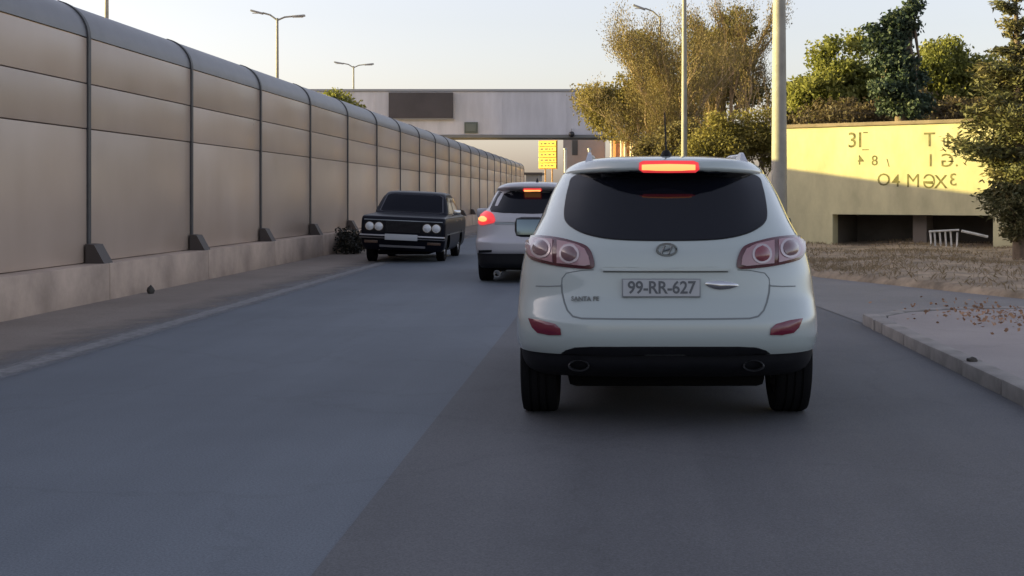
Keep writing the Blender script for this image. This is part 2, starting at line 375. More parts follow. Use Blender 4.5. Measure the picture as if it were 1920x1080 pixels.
# ------------------------------------------------------------------ noise barrier on the left
bar = empty('noise_barrier', (WX, 17.3, 0), 'tall beige panelled noise barrier with curved top along the left roadside', 'barrier')
BS, NB0, NB1 = 4.22, -7, 20
ivb = inv_of(bar)
pl = MB(); pl.box(-0.55, 0.30, -BS / 2 + 0.006, BS / 2 - 0.006, -0.1, 0.497, 0.02)
plo = pl.build('plinth', M_plinth, bar, 30)
def flat_panel(z0, z1):
    return MB().box(-0.06, 0.0, -BS / 2 + 0.035, BS / 2 - 0.035, z0 + 0.006, z1 - 0.006, 0.012).build('panel', M_panel, bar, 30)
pan = [flat_panel(0.50, 2.31), flat_panel(2.31, 2.92), flat_panel(2.92, 3.54)]
def cap_panel():
    v = []; f = []; N = 9; R = 0.55
    for i in range(N):
        a = i / (N - 1) * math.radians(72)
        for (rr) in (R, R - 0.05):
            x = -R + rr * math.cos(a); z = 3.55 + rr * math.sin(a) * 0.92
            for y in (-BS / 2 + 0.035, BS / 2 - 0.035): v.append((x, y, z))
    for i in range(N - 1):
        a = i * 4; b = a + 4
        f += [(a, a + 1, b + 1, b), (a + 2, b + 2, b + 3, a + 3), (a, b, b + 2, a + 2), (a + 1, a + 3, b + 3, b + 1)]
    f += [(0, 2, 3, 1), ((N - 1) * 4, (N - 1) * 4 + 1, (N - 1) * 4 + 3, (N - 1) * 4 + 2)]
    return mesh_obj('cap_panel', v, f, mat('cap_grey', (0.155, 0.155, 0.165), 0.4, noise=(1.0, 0.18)), bar, 40)
cap = cap_panel()
bck = MB().box(-0.115, -0.066, -BS / 2, BS / 2, 0.40, 3.56).build('sun_stop', M_plinth, bar)  # sheet added behind the panels to stop sun leaking through the joints
def post_mesh():
    R = 0.56; pts = [(0.025, z) for z in (0.486, 1.5, 2.5, 3.55)] + [(0.025 - R + R * math.cos(a), 3.55 + R * .92 * math.sin(a)) for a in np.linspace(0.12, math.radians(74), 9)]
    mb = MB(); v = []; f = []
    for (x, z) in pts:
        for dx, y in ((0, -.045), (0, .045), (-.11, .045), (-.11, -.045)):
            t = 1.0 if z <= 3.55 else 1.0; v.append((x + dx, y, z - (0.02 if (dx and z > 3.6) else 0)))
    n = len(pts)
    for i in range(n - 1):
        for k in range(4): f.append((i * 4 + k, i * 4 + (k + 1) % 4, i * 4 + 4 + (k + 1) % 4, i * 4 + 4 + k))
    f += [(0, 1, 2, 3), tuple((n - 1) * 4 + k for k in range(4))]
    return mesh_obj('post', v, f, M_post, bar, 40)
post = post_mesh()
gus = MB().prism([(0.026, 0.487), (0.285, 0.487), (0.14, 0.75), (0.026, 0.76)], 0.30, 'y', -0.15)
gv = MB(); gv.add([(x, y, z) for (x, y, z) in gus.v], gus.f)
guss = gv.build('gusset', M_black, bar, 30)
for n in range(NB0, NB1 + 1):
    y = n * BS; c = y + BS / 2
    if n < NB1:
        for o in [plo, bck] + pan + [cap]:
            q = o if n == NB0 else inst(o); 
            q.location = (random.uniform(-.004, .004) if o in pan or o is cap else 0, c, 0)
            if o in pan: q.rotation_euler = (0, 0, random.uniform(-.0012, .0012))
    for o in (post, guss):
        q = o if n == NB0 else inst(o); q.location = (0, y, 0)
for n in (-1, 2, 6, 9):                        # small drain outlets in the plinth
    pass

# ------------------------------------------------------------------ footbridge over the road
M_clad = mat('bridge_cladding', (0.53, 0.53, 0.565), 0.55, noise=(0.6, 0.14, (1.5, 1, .35)), bump=(1.5, 0.05, 0.02))
M_clad_trim = mat('bridge_trim', (0.30, 0.31, 0.33), 0.6)
M_screen = mat('dark_screen', (0.055, 0.047, 0.050), 0.45, noise=(0.5, 0.25))
YB = 88.0; kb = YB / F
br = empty('footbridge', (-12, YB, 0), 'long pale grey clad footbridge crossing high above the road', 'bridge')
ib = inv_of(br)
bz0, bz1 = P(0, 257, YB).z, P(0, 167, YB).z
x = -34.0; seg = 4.4; pm = MB().box(0.002, seg - 0.002, 0, 0.06, bz0 + 0.16, bz1 - 0.18, 0.01).build('panel', M_clad, br, None)
k = 0
while x < 5.0:
    q = pm if k == 0 else inst(pm); q.location = ib @ Vector((x, YB, random.uniform(-.005, .005))); x += seg; k += 1
MB().box(-34, x, YB + 0.065, YB + 3.2, bz0 + 0.05, bz1 - 0.03).build('deck', M_clad_trim, br, None, ib)
MB().box(-34, x, YB - 0.08, YB + 3.3, bz1 - 0.17, bz1, 0.02).build('coping', M_clad_trim, br, None, ib)
MB().box(-34, x, YB - 0.05, YB + 3.3, bz0 - 0.05, bz0 + 0.15, 0.02).build('edge_beam', mat('bridge_beam', (0.17, 0.175, 0.17), 0.7), br, None, ib)
a, b_ = P(730, 174, YB), P(850, 222, YB)
sg = MB().box(a.x, b_.x, YB - 0.30, YB - 0.01, b_.z, a.z, 0.02).build('display_board', M_screen, br, None, ib); sg['label'] = 'dark rectangular display board, switched off'
MB().box(a.x - .09, b_.x + .09, YB - 0.24, YB - 0.02, b_.z - .09, b_.z - 0.003, 0.01).build('display_frame', M_clad_trim, sg, None, ib)
a, b_ = P(871, 229, YB), P(896, 250, YB)
wf = MB().box(a.x, b_.x, YB - 0.09, YB - 0.003, b_.z, a.z, 0.01).build('vent_box', mat('vent_green', (0.10, 0.12, 0.10), 0.6), br, None, ib); wf['label'] = 'small square dark green hatch'
MB().box(a.x + .12, b_.x - .12, YB - 0.13, YB - 0.092, b_.z + .12, a.z - .12, 0.01).build('vent_lid', mat('vent_lid', (0.13, 0.15, 0.13), 0.6), wf, None, ib)
c = P(1072, 252, YB)
cm = MB().lathe([(0.0, -.22), (.12, -.2), (.2, -.08), (.2, .06), (.14, .16), (0.0, .2)], (c.x, YB - 0.30, c.z), 'z', 14).build('surveillance_camera', mat('cctv_black', (0.02, 0.02, 0.022), 0.3), br, 60, ib)
MB().tube([(c.x, YB - .30, c.z + .15), (c.x, YB - .30, c.z + .35), (c.x, YB - .02, c.z + .35)], .04, 6).build('camera_bracket', M_clad_trim, cm, None, ib)
MB().tube([(-24, YB + 1.6, -0.1), (-24, YB + 1.6, bz0 + 0.05)], .55, 16).build('pier', M_clad_trim, br, 60, ib)
MB().tube([(4.2, YB + 1.6, -0.1), (4.2, YB + 1.6, bz0 + 0.05)], .55, 16).build('pier', M_clad_trim, br, 60, ib)

# ------------------------------------------------------------------ far things under the bridge
YS = 112.0
sr = empty('yellow_road_sign', P(1026, 345, YS), 'tall yellow direction sign of stacked boards seen under the footbridge', 'sign')
sr.location.z = 0; isn = inv_of(sr)
M_yel = mat('sign_yellow', (0.72, 0.47, 0.05), 0.5, noise=(1.5, 0.12)); M_yel2 = mat('sign_edge', (0.42, 0.20, 0.05), 0.6)
def quad_board(x0, x1, y0, y1, z0, z1): return MB().box(x0, x1, y0, y1, z0, z1, 0.01)
a, b_ = P(1009, 264, YS), P(1043, 316, YS); nrow = 5; hh = (a.z - b_.z) / nrow; wdt = b_.x - a.x
rotm = Matrix.Translation(Vector(((a.x + b_.x) / 2, YS, 0))) @ Matrix.Rotation(math.radians(-28), 4, 'Z')
def loc_build(mb, name, m, root, inv, parent=None):
    mb.v = [rotm @ v for v in mb.v]; return mb.build(name, m, parent or root, None, inv)
for k in range(nrow):
    z0 = b_.z + k * hh + 0.03; z1 = b_.z + (k + 1) * hh - 0.03
    bo = loc_build(quad_board(-wdt * .56, wdt * .56, 0, 0.12, z0, z1), 'board', M_yel, sr, isn)
    ln = -wdt * .42
    while ln < wdt * .40:                      # the row of dark lettering, too far to read
        w_ = random.uniform(.12, .3); loc_build(quad_board(ln, min(ln + w_, wdt * .45), -0.012, -0.002, z0 + hh * .32, z1 - hh * .30), 'lettering', mat('sign_text', (0.10, 0.075, 0.03), 0.6), sr, isn, bo); ln += w_ + random.uniform(.1, .22)
loc_build(MB().box(-wdt * .58, wdt * .58, 0.125, 0.22, b_.z - .05, a.z + .05), 'backing_frame', M_yel2, sr, isn)
for dx in (-.35, .35): loc_build(MB().tube([(dx, .28, 0), (dx, .28, a.z)], .06, 8), 'post', M_yel2, sr, isn)

M_conc = mat('far_concrete', (0.24, 0.235, 0.23), 0.8, noise=(0.4, 0.15))
YG = 128.0
a, b_ = P(1056, 150, YG), P(1134, 345, YG)
gb = empty('grey_building', ((a.x + b_.x) / 2, YG, 0), 'plain grey building behind the footbridge, above the white car', 'building')
ig = inv_of(gb)
MB().box(a.x, b_.x, YG, YG + 9, 0, 8.4).build('wall', M_conc, gb, None, ig)
MB().box(a.x - .3, b_.x + .3, YG - .3, YG + 9.3, 8.4, 8.75).build('roof', M_clad_trim, gb, None, ig)
for px in (1078,):
    q = P(px, 276, YG); MB().box(q.x - .28, q.x + .28, YG - .05, YG + .1, q.z - .8, q.z + .7, 0.02).build('window', mat('far_glass', (0.05, 0.055, 0.06), 0.15), gb, None, ig)
YR = 122.0
a, b_ = P(1140, 259, YR), P(1192, 345, YR)
rb = empty('brick_kiosk', ((a.x + b_.x) / 2, YR, 0), 'orange brick building with pale pillars lit by the sun under the footbridge', 'building')
ir = inv_of(rb); M_brick = mat('orange_brick', (0.44, 0.19, 0.085), 0.8, noise=(2, 0.2)); M_pil = mat('cream_pillar', (0.62, 0.52, 0.38), 0.7)
MB().box(a.x, b_.x, YR + .5, YR + 6, 0, a.z - .1).build('wall', M_brick, rb, None, ir)
MB().box(a.x - .4, b_.x + .3, YR - .2, YR + 6.2, a.z - .1, a.z + .3).build('roof', mat('kiosk_roof', (0.25, 0.13, 0.07), 0.8), rb, None, ir)
for px in (1141, 1163, 1171, 1184, 1190):
    q = P(px, 300, YR); MB().tube([(q.x, YR + .2, 0), (q.x, YR + .2, a.z - .1)], .13, 10).build('pillar', M_pil, rb, 60, ir)
for px, lab in ((1060, 'slim white pole left of the grey building under the footbridge'), (1105, 'slim white pole in front of the grey building under the footbridge')):
    q = P(px, 300, 104.0); wp_ = empty('white_pole', (q.x, 104.0, 0), lab, 'pole', 'white poles under the footbridge')
    MB().tube([(0, 0, -.1), (0, 0, 5.2)], .11, 10).build('pole', mat('pole_white', (.6, .58, .54), .6), wp_, 60)
    MB().lathe([(0, 5.2), (.17, 5.2), (.15, 5.3), (0, 5.34)], (0, 0, 0), 'z', 12).build('cap', M_clad_trim, wp_, 40)
rb.rotation_euler = (0, 0, math.radians(-32))
YL = 150.0
a, b_ = P(986, 325, YL), P(1012, 345, YL)
lb = empty('low_shed', ((a.x + b_.x) / 2, YL, 0), 'low dark shed at the far end of the barrier', 'building'); il = inv_of(lb)
MB().box(a.x, b_.x, YL, YL + 5, 0, a.z - .15).build('wall', M_conc, lb, None, il)
MB().box(a.x - .3, b_.x + .3, YL - .3, YL + 5.3, a.z - .15, a.z + .1).build('roof', M_black, lb, None, il)

# ------------------------------------------------------------------ painted wall on the right
WL, WRt = Vector((P(1475, 0, 33.4).x, 33.4, 0)), Vector((P(1905, 0, 30.2).x, 30.2, 0))
dirw = (WRt - WL).normalized(); ang = math.atan2(dirw.y, dirw.x)
pw = empty('painted_wall', WL, 'yellowish plastered wall with faded dark lettering and a dark recess below', 'wall')
RW = Matrix.Translation(WL) @ Matrix.Rotation(ang, 4, 'Z'); iw = inv_of(pw)
def u_of(px):                                    # along the wall for an image column
    d = (px - CX) / F; # WL.x + u*dx = d*(WL.y+u*dy)
    return (d * WL.y - WL.x) / (dirw.x - d * dirw.y)
def z_of(px, py):
    u = u_of(px); Y = WL.y + u * dirw.y; return CH - (py - HY) * Y / F
M_plaster = mat('yellow_plaster', (0.52, 0.475, 0.285), 0.85, noise=(1.3, 0.22, (1, 1, .45)), bump=(12, 0.25, 0.01))
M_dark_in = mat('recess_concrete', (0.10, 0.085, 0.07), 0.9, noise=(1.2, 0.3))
ztop = z_of(1650, 235); zlin = z_of(1700, 403); u0, u1 = u_of(1561), u_of(1905); uo = u_of(1862)
def wbuild(mb, name, m, parent=None, smooth=None):
    mb.v = [RW @ v for v in mb.v]; return mb.build(name, m, parent or pw, smooth, iw)
wbuild(MB().box(0, u0, 0, 0.35, -0.1, zlin), 'wall_pier', M_plaster)
wbuild(MB().box(0, u1 + 3.0, 0.0, 0.34, zlin + .001, ztop), 'wall_face', M_plaster)
wbuild(MB().box(uo, u1 + 3.0, 0.003, 0.35, -0.1, zlin), 'wall_pier', M_plaster)
wbuild(MB().box(-0.06, u1 + 3.1, -0.06, 0.42, ztop, ztop + 0.09, 0.01), 'coping', mat('coping_brown', (0.22, 0.17, 0.12), 0.85, noise=(2, .3)))
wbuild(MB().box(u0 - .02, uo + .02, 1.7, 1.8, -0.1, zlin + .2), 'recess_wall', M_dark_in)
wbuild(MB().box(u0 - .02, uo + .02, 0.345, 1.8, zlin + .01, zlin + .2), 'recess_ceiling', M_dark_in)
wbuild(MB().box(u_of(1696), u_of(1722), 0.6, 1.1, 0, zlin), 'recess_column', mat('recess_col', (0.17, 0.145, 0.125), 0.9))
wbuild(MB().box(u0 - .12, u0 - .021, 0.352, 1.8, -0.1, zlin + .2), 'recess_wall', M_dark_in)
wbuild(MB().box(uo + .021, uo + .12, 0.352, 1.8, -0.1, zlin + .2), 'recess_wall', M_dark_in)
M_ink = mat('faded_ink', (0.15, 0.135, 0.055), 0.9, noise=(9, 0.6))
def paint(s, px, py, hpx, mirror=False, slant=0):
    u = u_of(px); z = z_of(px, py); h = hpx * (WL.y + u * dirw.y) / F
    v, f = text_geo(s, h * 1.5, 0.0008, 0.0 if s in 'M\u018f' else 0.008 * h)
    v = [RW @ Vector((u + (-q.x if mirror else q.x), -0.004 - q.z, z + q.y)) for q in v]
    mesh_obj('lettering', v, f, M_ink, pw, None, iw)
for s, px, py, h, mi in (('3I', 1603, 264, 27, False), ('\u02c9', 1623, 256, 18, False), ('_', 1623, 270, 18, False), ('T', 1743, 263, 25, False), ('I', 1770, 266, 14, False), ('N', 1787, 263, 25, False),
                         ('4', 1614, 301, 17, True), ('8', 1640, 302, 18, False), ('\\', 1665, 306, 14, False), ('I', 1745, 302, 22, False), ('G', 1776, 302, 24, True), ('.', 1794, 302, 22, False),
                         ('O', 1657, 338, 22, False), ('4', 1680, 340, 22, False), ('M', 1712, 340, 24, False), ('\u018f', 1742, 342, 24, False), ('X', 1764, 342, 24, False), ('3', 1787, 338, 22, True)):
    paint(s, px, py, h, mi)

# white railing in front of the recess
YF = 29.6
rl = empty('white_railing', (P(1770, 0, YF).x, YF, 0.3), 'short broken white railing leaning before the dark recess', 'railing'); irl = inv_of(rl)
M_wr = mat('railing_white', (0.55, 0.53, 0.49), 0.6, noise=(6, .3))
for k, px in enumerate((1744, 1752, 1762, 1772, 1782, 1795)):
    t = P(px, 432 + (k % 3) * 2, YF); b0 = P(px + (4 if k < 5 else -2), 476 + (k * 5) % 9, YF)
    MB().tube([b0 - Vector((0, 0, .12)), t], .022, 6).build('bar', M_wr, rl, None, irl)
MB().tube([P(1741, 434, YF) - Vector((0, .04, 0)), P(1797, 431, YF) - Vector((0, .04, 0))], .025, 6).build('rail', M_wr, rl, None, irl)
MB().tube([P(1803, 433, YF), P(1826, 438, YF), P(1852, 444, YF)], .035, 6).build('fallen_bar', M_wr, rl, None, irl)

# ------------------------------------------------------------------ lamp posts
def lamp_post(name, x, y, h, label, group, arms, r=0.13, m=M_galv, base_z=0.0):
    root = empty(name, (x, y, base_z), label, 'lamp post', group)
    MB().tube([(0, 0, -0.1), (0, 0, h * .5), (0, 0, h)], [r, r * .78, r * .5], 12).build('pole', m, root, 60)
    MB().lathe([(0, .0), (r * 2.2, 0), (r * 2.2, .06), (r * 1.3, .10), (r * 1.25, .5), (r * .98, .52)], (0, 0, 0), 'z', 14).build('base', m, root, 40)
    for (dx, rise) in arms:
        MB().tube([(0, 0, h - .12), (dx * .35, 0, h + rise * .6), (dx * .72, 0, h + rise)], r * .38, 8).build('arm', m, root, 60)
        s = 1 if dx > 0 else -1
        hd = MB(); hd.box(-.36, .36, -.12, .12, -.05, .06, .03); hd.v = [Matrix.Rotation(-math.atan2(rise * .4, abs(dx) * .4) * s, 4, 'Y') @ v + Vector((dx, 0, h + rise * 1.12)) for v in hd.v]
        lh = hd.build('lamp_head', mat('lamp_head', (0.30, 0.30, 0.30), 0.5), root, 40)
        MB().box(dx - .25, dx + .25, -.08, .08, h + rise * 1.12 - .075, h + rise * 1.12 - .052).build('lens', mat('lamp_lens', (0.6, 0.6, 0.58), 0.2), lh, None)
    return root
q = P(520, 34, 72); lamp_post('double_lamp_post', q.x, 72, q.z, 'double-armed lamp post rising behind the barrier, the nearer one with both arms in view', 'lamp posts behind the barrier', ((-1.15, .30), (1.2, .10)), .13)
q = P(663, 124, 99); lamp_post('double_lamp_post', q.x, 99, q.z, 'small far double-armed lamp post behind the barrier beside the bridge end', 'lamp posts behind the barrier', ((-1.15, .22), (1.2, .12)), .11)
q = P(200, 20, 50); lamp_post('double_lamp_post', q.x, 50, 11.5, 'lamp post behind the barrier at the far left, only its shaft in view', 'lamp posts behind the barrier', ((-1.2, .25), (1.2, .15)), .12)
q = P(1461, 300, 30.0); lamp_post('lamp_post', q.x, 30.0, 10.5, 'thick pale lamp post beside the painted wall', 'lamp posts along the right roadside', ((-2.0, .35),), .20)
q = P(1283, 250, 43.0); lamp_post('lamp_post', q.x, 43.0, 10.5, 'slim sunlit lamp post in front of the bare tan trees', 'lamp posts along the right roadside', ((-2.0, .35),), .115)
q = P(1238, 30, 70.0); lamp_post('lamp_post', q.x, 70.0, q.z, 'far lamp post with one bent arm above the tan tree', 'lamp posts along the right roadside', ((-1.15, .42),), .11)

# ------------------------------------------------------------------ trees
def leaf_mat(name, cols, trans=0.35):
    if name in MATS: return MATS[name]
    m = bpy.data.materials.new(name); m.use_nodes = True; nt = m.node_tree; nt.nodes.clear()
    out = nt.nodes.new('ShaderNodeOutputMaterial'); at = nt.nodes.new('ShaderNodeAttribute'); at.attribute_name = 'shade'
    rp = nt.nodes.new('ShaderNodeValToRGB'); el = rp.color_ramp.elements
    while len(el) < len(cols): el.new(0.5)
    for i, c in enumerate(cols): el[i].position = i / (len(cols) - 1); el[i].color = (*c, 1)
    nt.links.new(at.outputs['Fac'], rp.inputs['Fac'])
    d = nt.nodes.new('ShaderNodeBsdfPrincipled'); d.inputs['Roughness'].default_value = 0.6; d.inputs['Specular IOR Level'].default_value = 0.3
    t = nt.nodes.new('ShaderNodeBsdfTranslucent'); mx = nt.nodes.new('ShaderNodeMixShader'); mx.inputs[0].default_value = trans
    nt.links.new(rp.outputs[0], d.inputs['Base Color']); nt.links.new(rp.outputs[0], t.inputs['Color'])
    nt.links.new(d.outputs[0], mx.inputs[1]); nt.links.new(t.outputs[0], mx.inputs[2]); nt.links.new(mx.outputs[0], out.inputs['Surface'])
    MATS[name] = m; return m
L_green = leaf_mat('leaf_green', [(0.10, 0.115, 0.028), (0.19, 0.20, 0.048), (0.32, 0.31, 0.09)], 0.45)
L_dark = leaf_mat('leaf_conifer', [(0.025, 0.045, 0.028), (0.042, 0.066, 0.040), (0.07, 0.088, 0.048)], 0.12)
L_pine = leaf_mat('leaf_pine', [(0.055, 0.062, 0.026), (0.095, 0.095, 0.040), (0.16, 0.13, 0.055)], 0.15)
L_olive = leaf_mat('leaf_olive', [(0.12, 0.11, 0.032), (0.22, 0.185, 0.058), (0.32, 0.25, 0.085)], 0.42)
L_tan = leaf_mat('leaf_tan', [(0.125, 0.105, 0.042), (0.19, 0.15, 0.058), (0.27, 0.20, 0.085)], 0.3)
L_grass = leaf_mat('grass_dry', [(0.17, 0.13, 0.075), (0.26, 0.20, 0.125), (0.36, 0.285, 0.18)], 0.3)
M_bark = mat('bark', (0.13, 0.095, 0.065), 0.9, noise=(6, 0.35), bump=(18, 0.7, 0.02))
M_bark_p = mat('bark_pale', (0.42, 0.30, 0.18), 0.85, noise=(4, 0.3), bump=(14, 0.5, 0.02))

def leaves_obj(name, centers, size, m, parent, aspect=0.5, shade=None, dirs=None, rs=None, inv_loc=Vector((0, 0, 0))):
    """many small leaf-shaped faces at the given points"""
    r = rs or rng; n = len(centers); c = np.asarray(centers, float) - np.array(inv_loc)
    d = r.normal(size=(n, 3)) if dirs is None else np.asarray(dirs, float) + r.normal(scale=0.25, size=(n, 3))
    d /= np.linalg.norm(d, axis=1, keepdims=True) + 1e-9
    e = r.normal(size=(n, 3)); e -= d * np.sum(e * d, axis=1, keepdims=True); e /= np.linalg.norm(e, axis=1, keepdims=True) + 1e-9
    s = (size * r.uniform(0.6, 1.35, size=(n, 1)))
    a = c - d * s * .5; b = c + e * s * aspect * .5 ; t = c + d * s * .5; f = c - e * s * aspect * .5
    v = np.stack([a, b, t, f], axis=1).reshape(-1, 3)
    me = bpy.data.meshes.new(name); me.vertices.add(4 * n); me.vertices.foreach_set('co', v.ravel())
    me.loops.add(4 * n); me.loops.foreach_set('vertex_index', np.arange(4 * n)); me.polygons.add(n)
    me.polygons.foreach_set('loop_start', np.arange(0, 4 * n, 4)); me.update(calc_edges=True)
    at = me.attributes.new('shade', 'FLOAT', 'FACE'); at.data.foreach_set('value', np.clip(shade if shade is not None else r.random(n), 0, 1).astype(np.float32))
    me.materials.append(m); o = bpy.data.objects.new(name, me); COL.objects.link(o); o.parent = parent; return o

def limbs(mb, base, tips, r0, trunk_top, seed):
    rr = random.Random(seed); base = Vector(base); tt = Vector(trunk_top)
    mid = base.lerp(tt, .5) + Vector((rr.uniform(-.15, .15), rr.uniform(-.15, .15), 0))
    mb.tube([base - Vector((0, 0, .2)), base.lerp(mid, .5), mid, tt], [r0 * 1.25, r0, r0 * .85, r0 * .35], 9)
    for t in tips:
        t = Vector(t); f = rr.uniform(.35, .95); s = mid.lerp(tt, (f - .35) / .6) if f > .35 else mid
        m_ = s.lerp(t, .5) + Vector((rr.uniform(-.2, .2), rr.uniform(-.2, .2), rr.uniform(0, .3)))
        r = r0 * rr.uniform(.22, .4); mb.tube([s, m_, t], [r, r * .6, r * .2], 6)

def leafy_tree(name, base, blobs, nleaf, lsize, leafm, label, group, trunk_r=.18, seed=1, barkm=None, clump=.32, shade_bias=0.0, trunk_top=None, nclump=None, twigs=0):
    """blobs: (centre, radii) in world space; leaves gather in clumps with gaps between them"""
    r = np.random.default_rng(seed); base = Vector(base)
    root = empty(name, base, label, 'tree' if 'bush' not in name and 'shrub' not in name else 'bush', group)
    vols = np.array([b[1][0] * b[1][1] * b[1][2] for b in blobs]); vols = vols ** .8 / np.sum(vols ** .8)
    cl = []; 
    nc = nclump or max(18, int(nleaf / 70))
    for k in range(nc):
        b = blobs[r.choice(len(blobs), p=vols)]; d = r.normal(size=3); d /= np.linalg.norm(d)
        rad = r.uniform(.25, 1.0) ** .5
        if r.random() < .24: rad *= r.uniform(1.1, 1.38)
        cl.append((np.array(b[0]) + d * np.array(b[1]) * rad, r.uniform(.45, 1.3) * (.6 if rad > 1.05 else 1), r.random()))
    per = r.multinomial(nleaf, np.array([c[1] ** 2 for c in cl]) / sum(c[1] ** 2 for c in cl))
    pts = []; sh = []
    for (c, s, q), n in zip(cl, per):
        pts.append(c + np.clip(r.normal(size=(n, 3)), -1.9, 1.9) * clump * s * np.array([1, 1, .7])); sh.append(np.clip(q * .6 + r.random(n) * .4 + shade_bias, 0, 1))
    leaves_obj('crown', np.concatenate(pts), lsize, leafm, root, .55, np.concatenate(sh), rs=r, inv_loc=base)
    mb = MB(); top = trunk_top or (Vector(blobs[0][0]) - Vector((0, 0, 0)))
    tips = [c[0] for c in cl[::max(1, len(cl) // 22)]]
    limbs(mb, base, tips, trunk_r, top, seed)
    mb.v = [v - base for v in mb.v]; mb.build('trunk', barkm or M_bark, root, 60)
    return root

def B(px, py, Y, rx, rz, ry=None):             # ellipsoid for an image spot, radii in image pixels
    k = Y / F; p = P(px, py, Y); return ((p.x, p.y, p.z), (rx * k, (ry or rx) * k, rz * k))
G1 = 'trees behind the painted wall'; G2 = 'trees left of the thick lamp post'
def gbase(px, Y, z=0.3): q = P(px, 400, Y); return Vector((q.x, Y, z))
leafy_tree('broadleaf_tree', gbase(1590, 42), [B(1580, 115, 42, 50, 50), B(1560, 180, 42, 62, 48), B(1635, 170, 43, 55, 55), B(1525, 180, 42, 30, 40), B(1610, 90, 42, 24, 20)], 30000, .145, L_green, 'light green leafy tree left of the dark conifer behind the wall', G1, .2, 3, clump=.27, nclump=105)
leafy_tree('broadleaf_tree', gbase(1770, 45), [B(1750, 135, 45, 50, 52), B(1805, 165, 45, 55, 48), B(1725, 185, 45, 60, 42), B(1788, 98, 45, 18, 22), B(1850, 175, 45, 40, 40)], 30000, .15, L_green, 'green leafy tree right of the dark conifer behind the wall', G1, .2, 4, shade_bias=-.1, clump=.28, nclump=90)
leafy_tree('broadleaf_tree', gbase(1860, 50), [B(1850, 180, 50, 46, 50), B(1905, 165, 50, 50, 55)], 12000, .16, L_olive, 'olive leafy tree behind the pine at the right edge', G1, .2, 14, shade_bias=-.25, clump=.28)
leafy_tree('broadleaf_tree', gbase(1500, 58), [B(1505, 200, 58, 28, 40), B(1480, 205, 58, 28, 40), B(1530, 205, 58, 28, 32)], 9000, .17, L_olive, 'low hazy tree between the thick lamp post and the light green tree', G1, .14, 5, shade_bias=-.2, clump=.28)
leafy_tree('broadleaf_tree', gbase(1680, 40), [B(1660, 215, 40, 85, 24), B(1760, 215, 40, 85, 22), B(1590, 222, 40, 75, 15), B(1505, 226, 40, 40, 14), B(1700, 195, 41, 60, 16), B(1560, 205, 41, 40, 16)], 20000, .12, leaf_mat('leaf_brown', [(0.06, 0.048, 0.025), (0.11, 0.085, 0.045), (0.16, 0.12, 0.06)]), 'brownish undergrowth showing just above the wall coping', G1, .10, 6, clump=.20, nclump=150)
# dark conifer: ragged boughs, its tip bent to the right
Yc = 37.0
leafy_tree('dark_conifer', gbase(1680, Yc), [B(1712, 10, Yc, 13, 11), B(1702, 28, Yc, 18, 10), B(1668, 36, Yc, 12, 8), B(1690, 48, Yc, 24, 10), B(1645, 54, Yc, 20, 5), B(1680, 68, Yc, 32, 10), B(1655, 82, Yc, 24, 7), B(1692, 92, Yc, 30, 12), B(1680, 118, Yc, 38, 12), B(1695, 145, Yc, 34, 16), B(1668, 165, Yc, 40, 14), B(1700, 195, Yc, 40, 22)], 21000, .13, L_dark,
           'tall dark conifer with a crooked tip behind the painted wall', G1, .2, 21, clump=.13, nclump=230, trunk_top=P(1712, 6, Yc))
def conifer(name, base, axis, tiers, m, label, group, seed, size, per, trunk_r, droop=.18, spread_y=1.0, barkm=None, clump=1.0):
    r = np.random.default_rng(seed); rr = random.Random(seed); base = Vector(base)
    root = empty(name, base, label, 'tree', group); mb = MB()
    ax = [Vector(a) for a in axis]
    mb.tube([base - Vector((0, 0, .2))] + ax, [trunk_r * (1 - .92 * i / len(ax)) for i in range(len(ax) + 1)], 9)
    pts = []; ds = []; sh = []
    for (c0, L, n) in tiers:
        c0 = Vector(c0); ph = rr.uniform(0, 6)
        for k in range(n):
            c = c0 + Vector((0, 0, rr.uniform(-.30, .30)))
            a = ph + 2 * math.pi * k / n + rr.uniform(-.3, .3); l = L * rr.uniform(.55, 1.1)
            d = Vector((math.cos(a), math.sin(a) * spread_y, rr.uniform(-.05, .25)))
            p1 = c + d * l * .5 + Vector((0, 0, l * .06)); p2 = c + d * l - Vector((0, 0, l * droop)) + Vector((0, 0, rr.uniform(-.1, .25) * l))
            mb.tube([c, p1, p2], [trunk_r * .22, trunk_r * .14, trunk_r * .04], 5, False)
            q = rr.random(); m_ = int(per * l)
            t = r.uniform(.12, 1.05, m_)[:, None]
            A, Bq, Cq = np.array(c), np.array(p1), np.array(p2)
            s = (1 - t) ** 2 * A + 2 * t * (1 - t) * Bq + t * t * Cq
            w = (.10 + .20 * np.sin(np.clip(t, 0, 1) * 2.6)) * l ** .6 * clump
            pts.append(s + r.normal(size=(m_, 3)) * w * np.array([1, 1, .45])); dd = np.array(d)[None] + r.normal(scale=.6, size=(m_, 3)); dd[:, 2] -= .15
            ds.append(dd); sh.append(np.clip(q * .5 + r.random(m_) * .5, 0, 1))
    leaves_obj('crown', np.concatenate(pts), size, m, root, .30, np.concatenate(sh), np.concatenate(ds), r, base)
    mb.v = [v - base for v in mb.v]; mb.build('trunk', barkm or M_bark, root, 60)
    return root
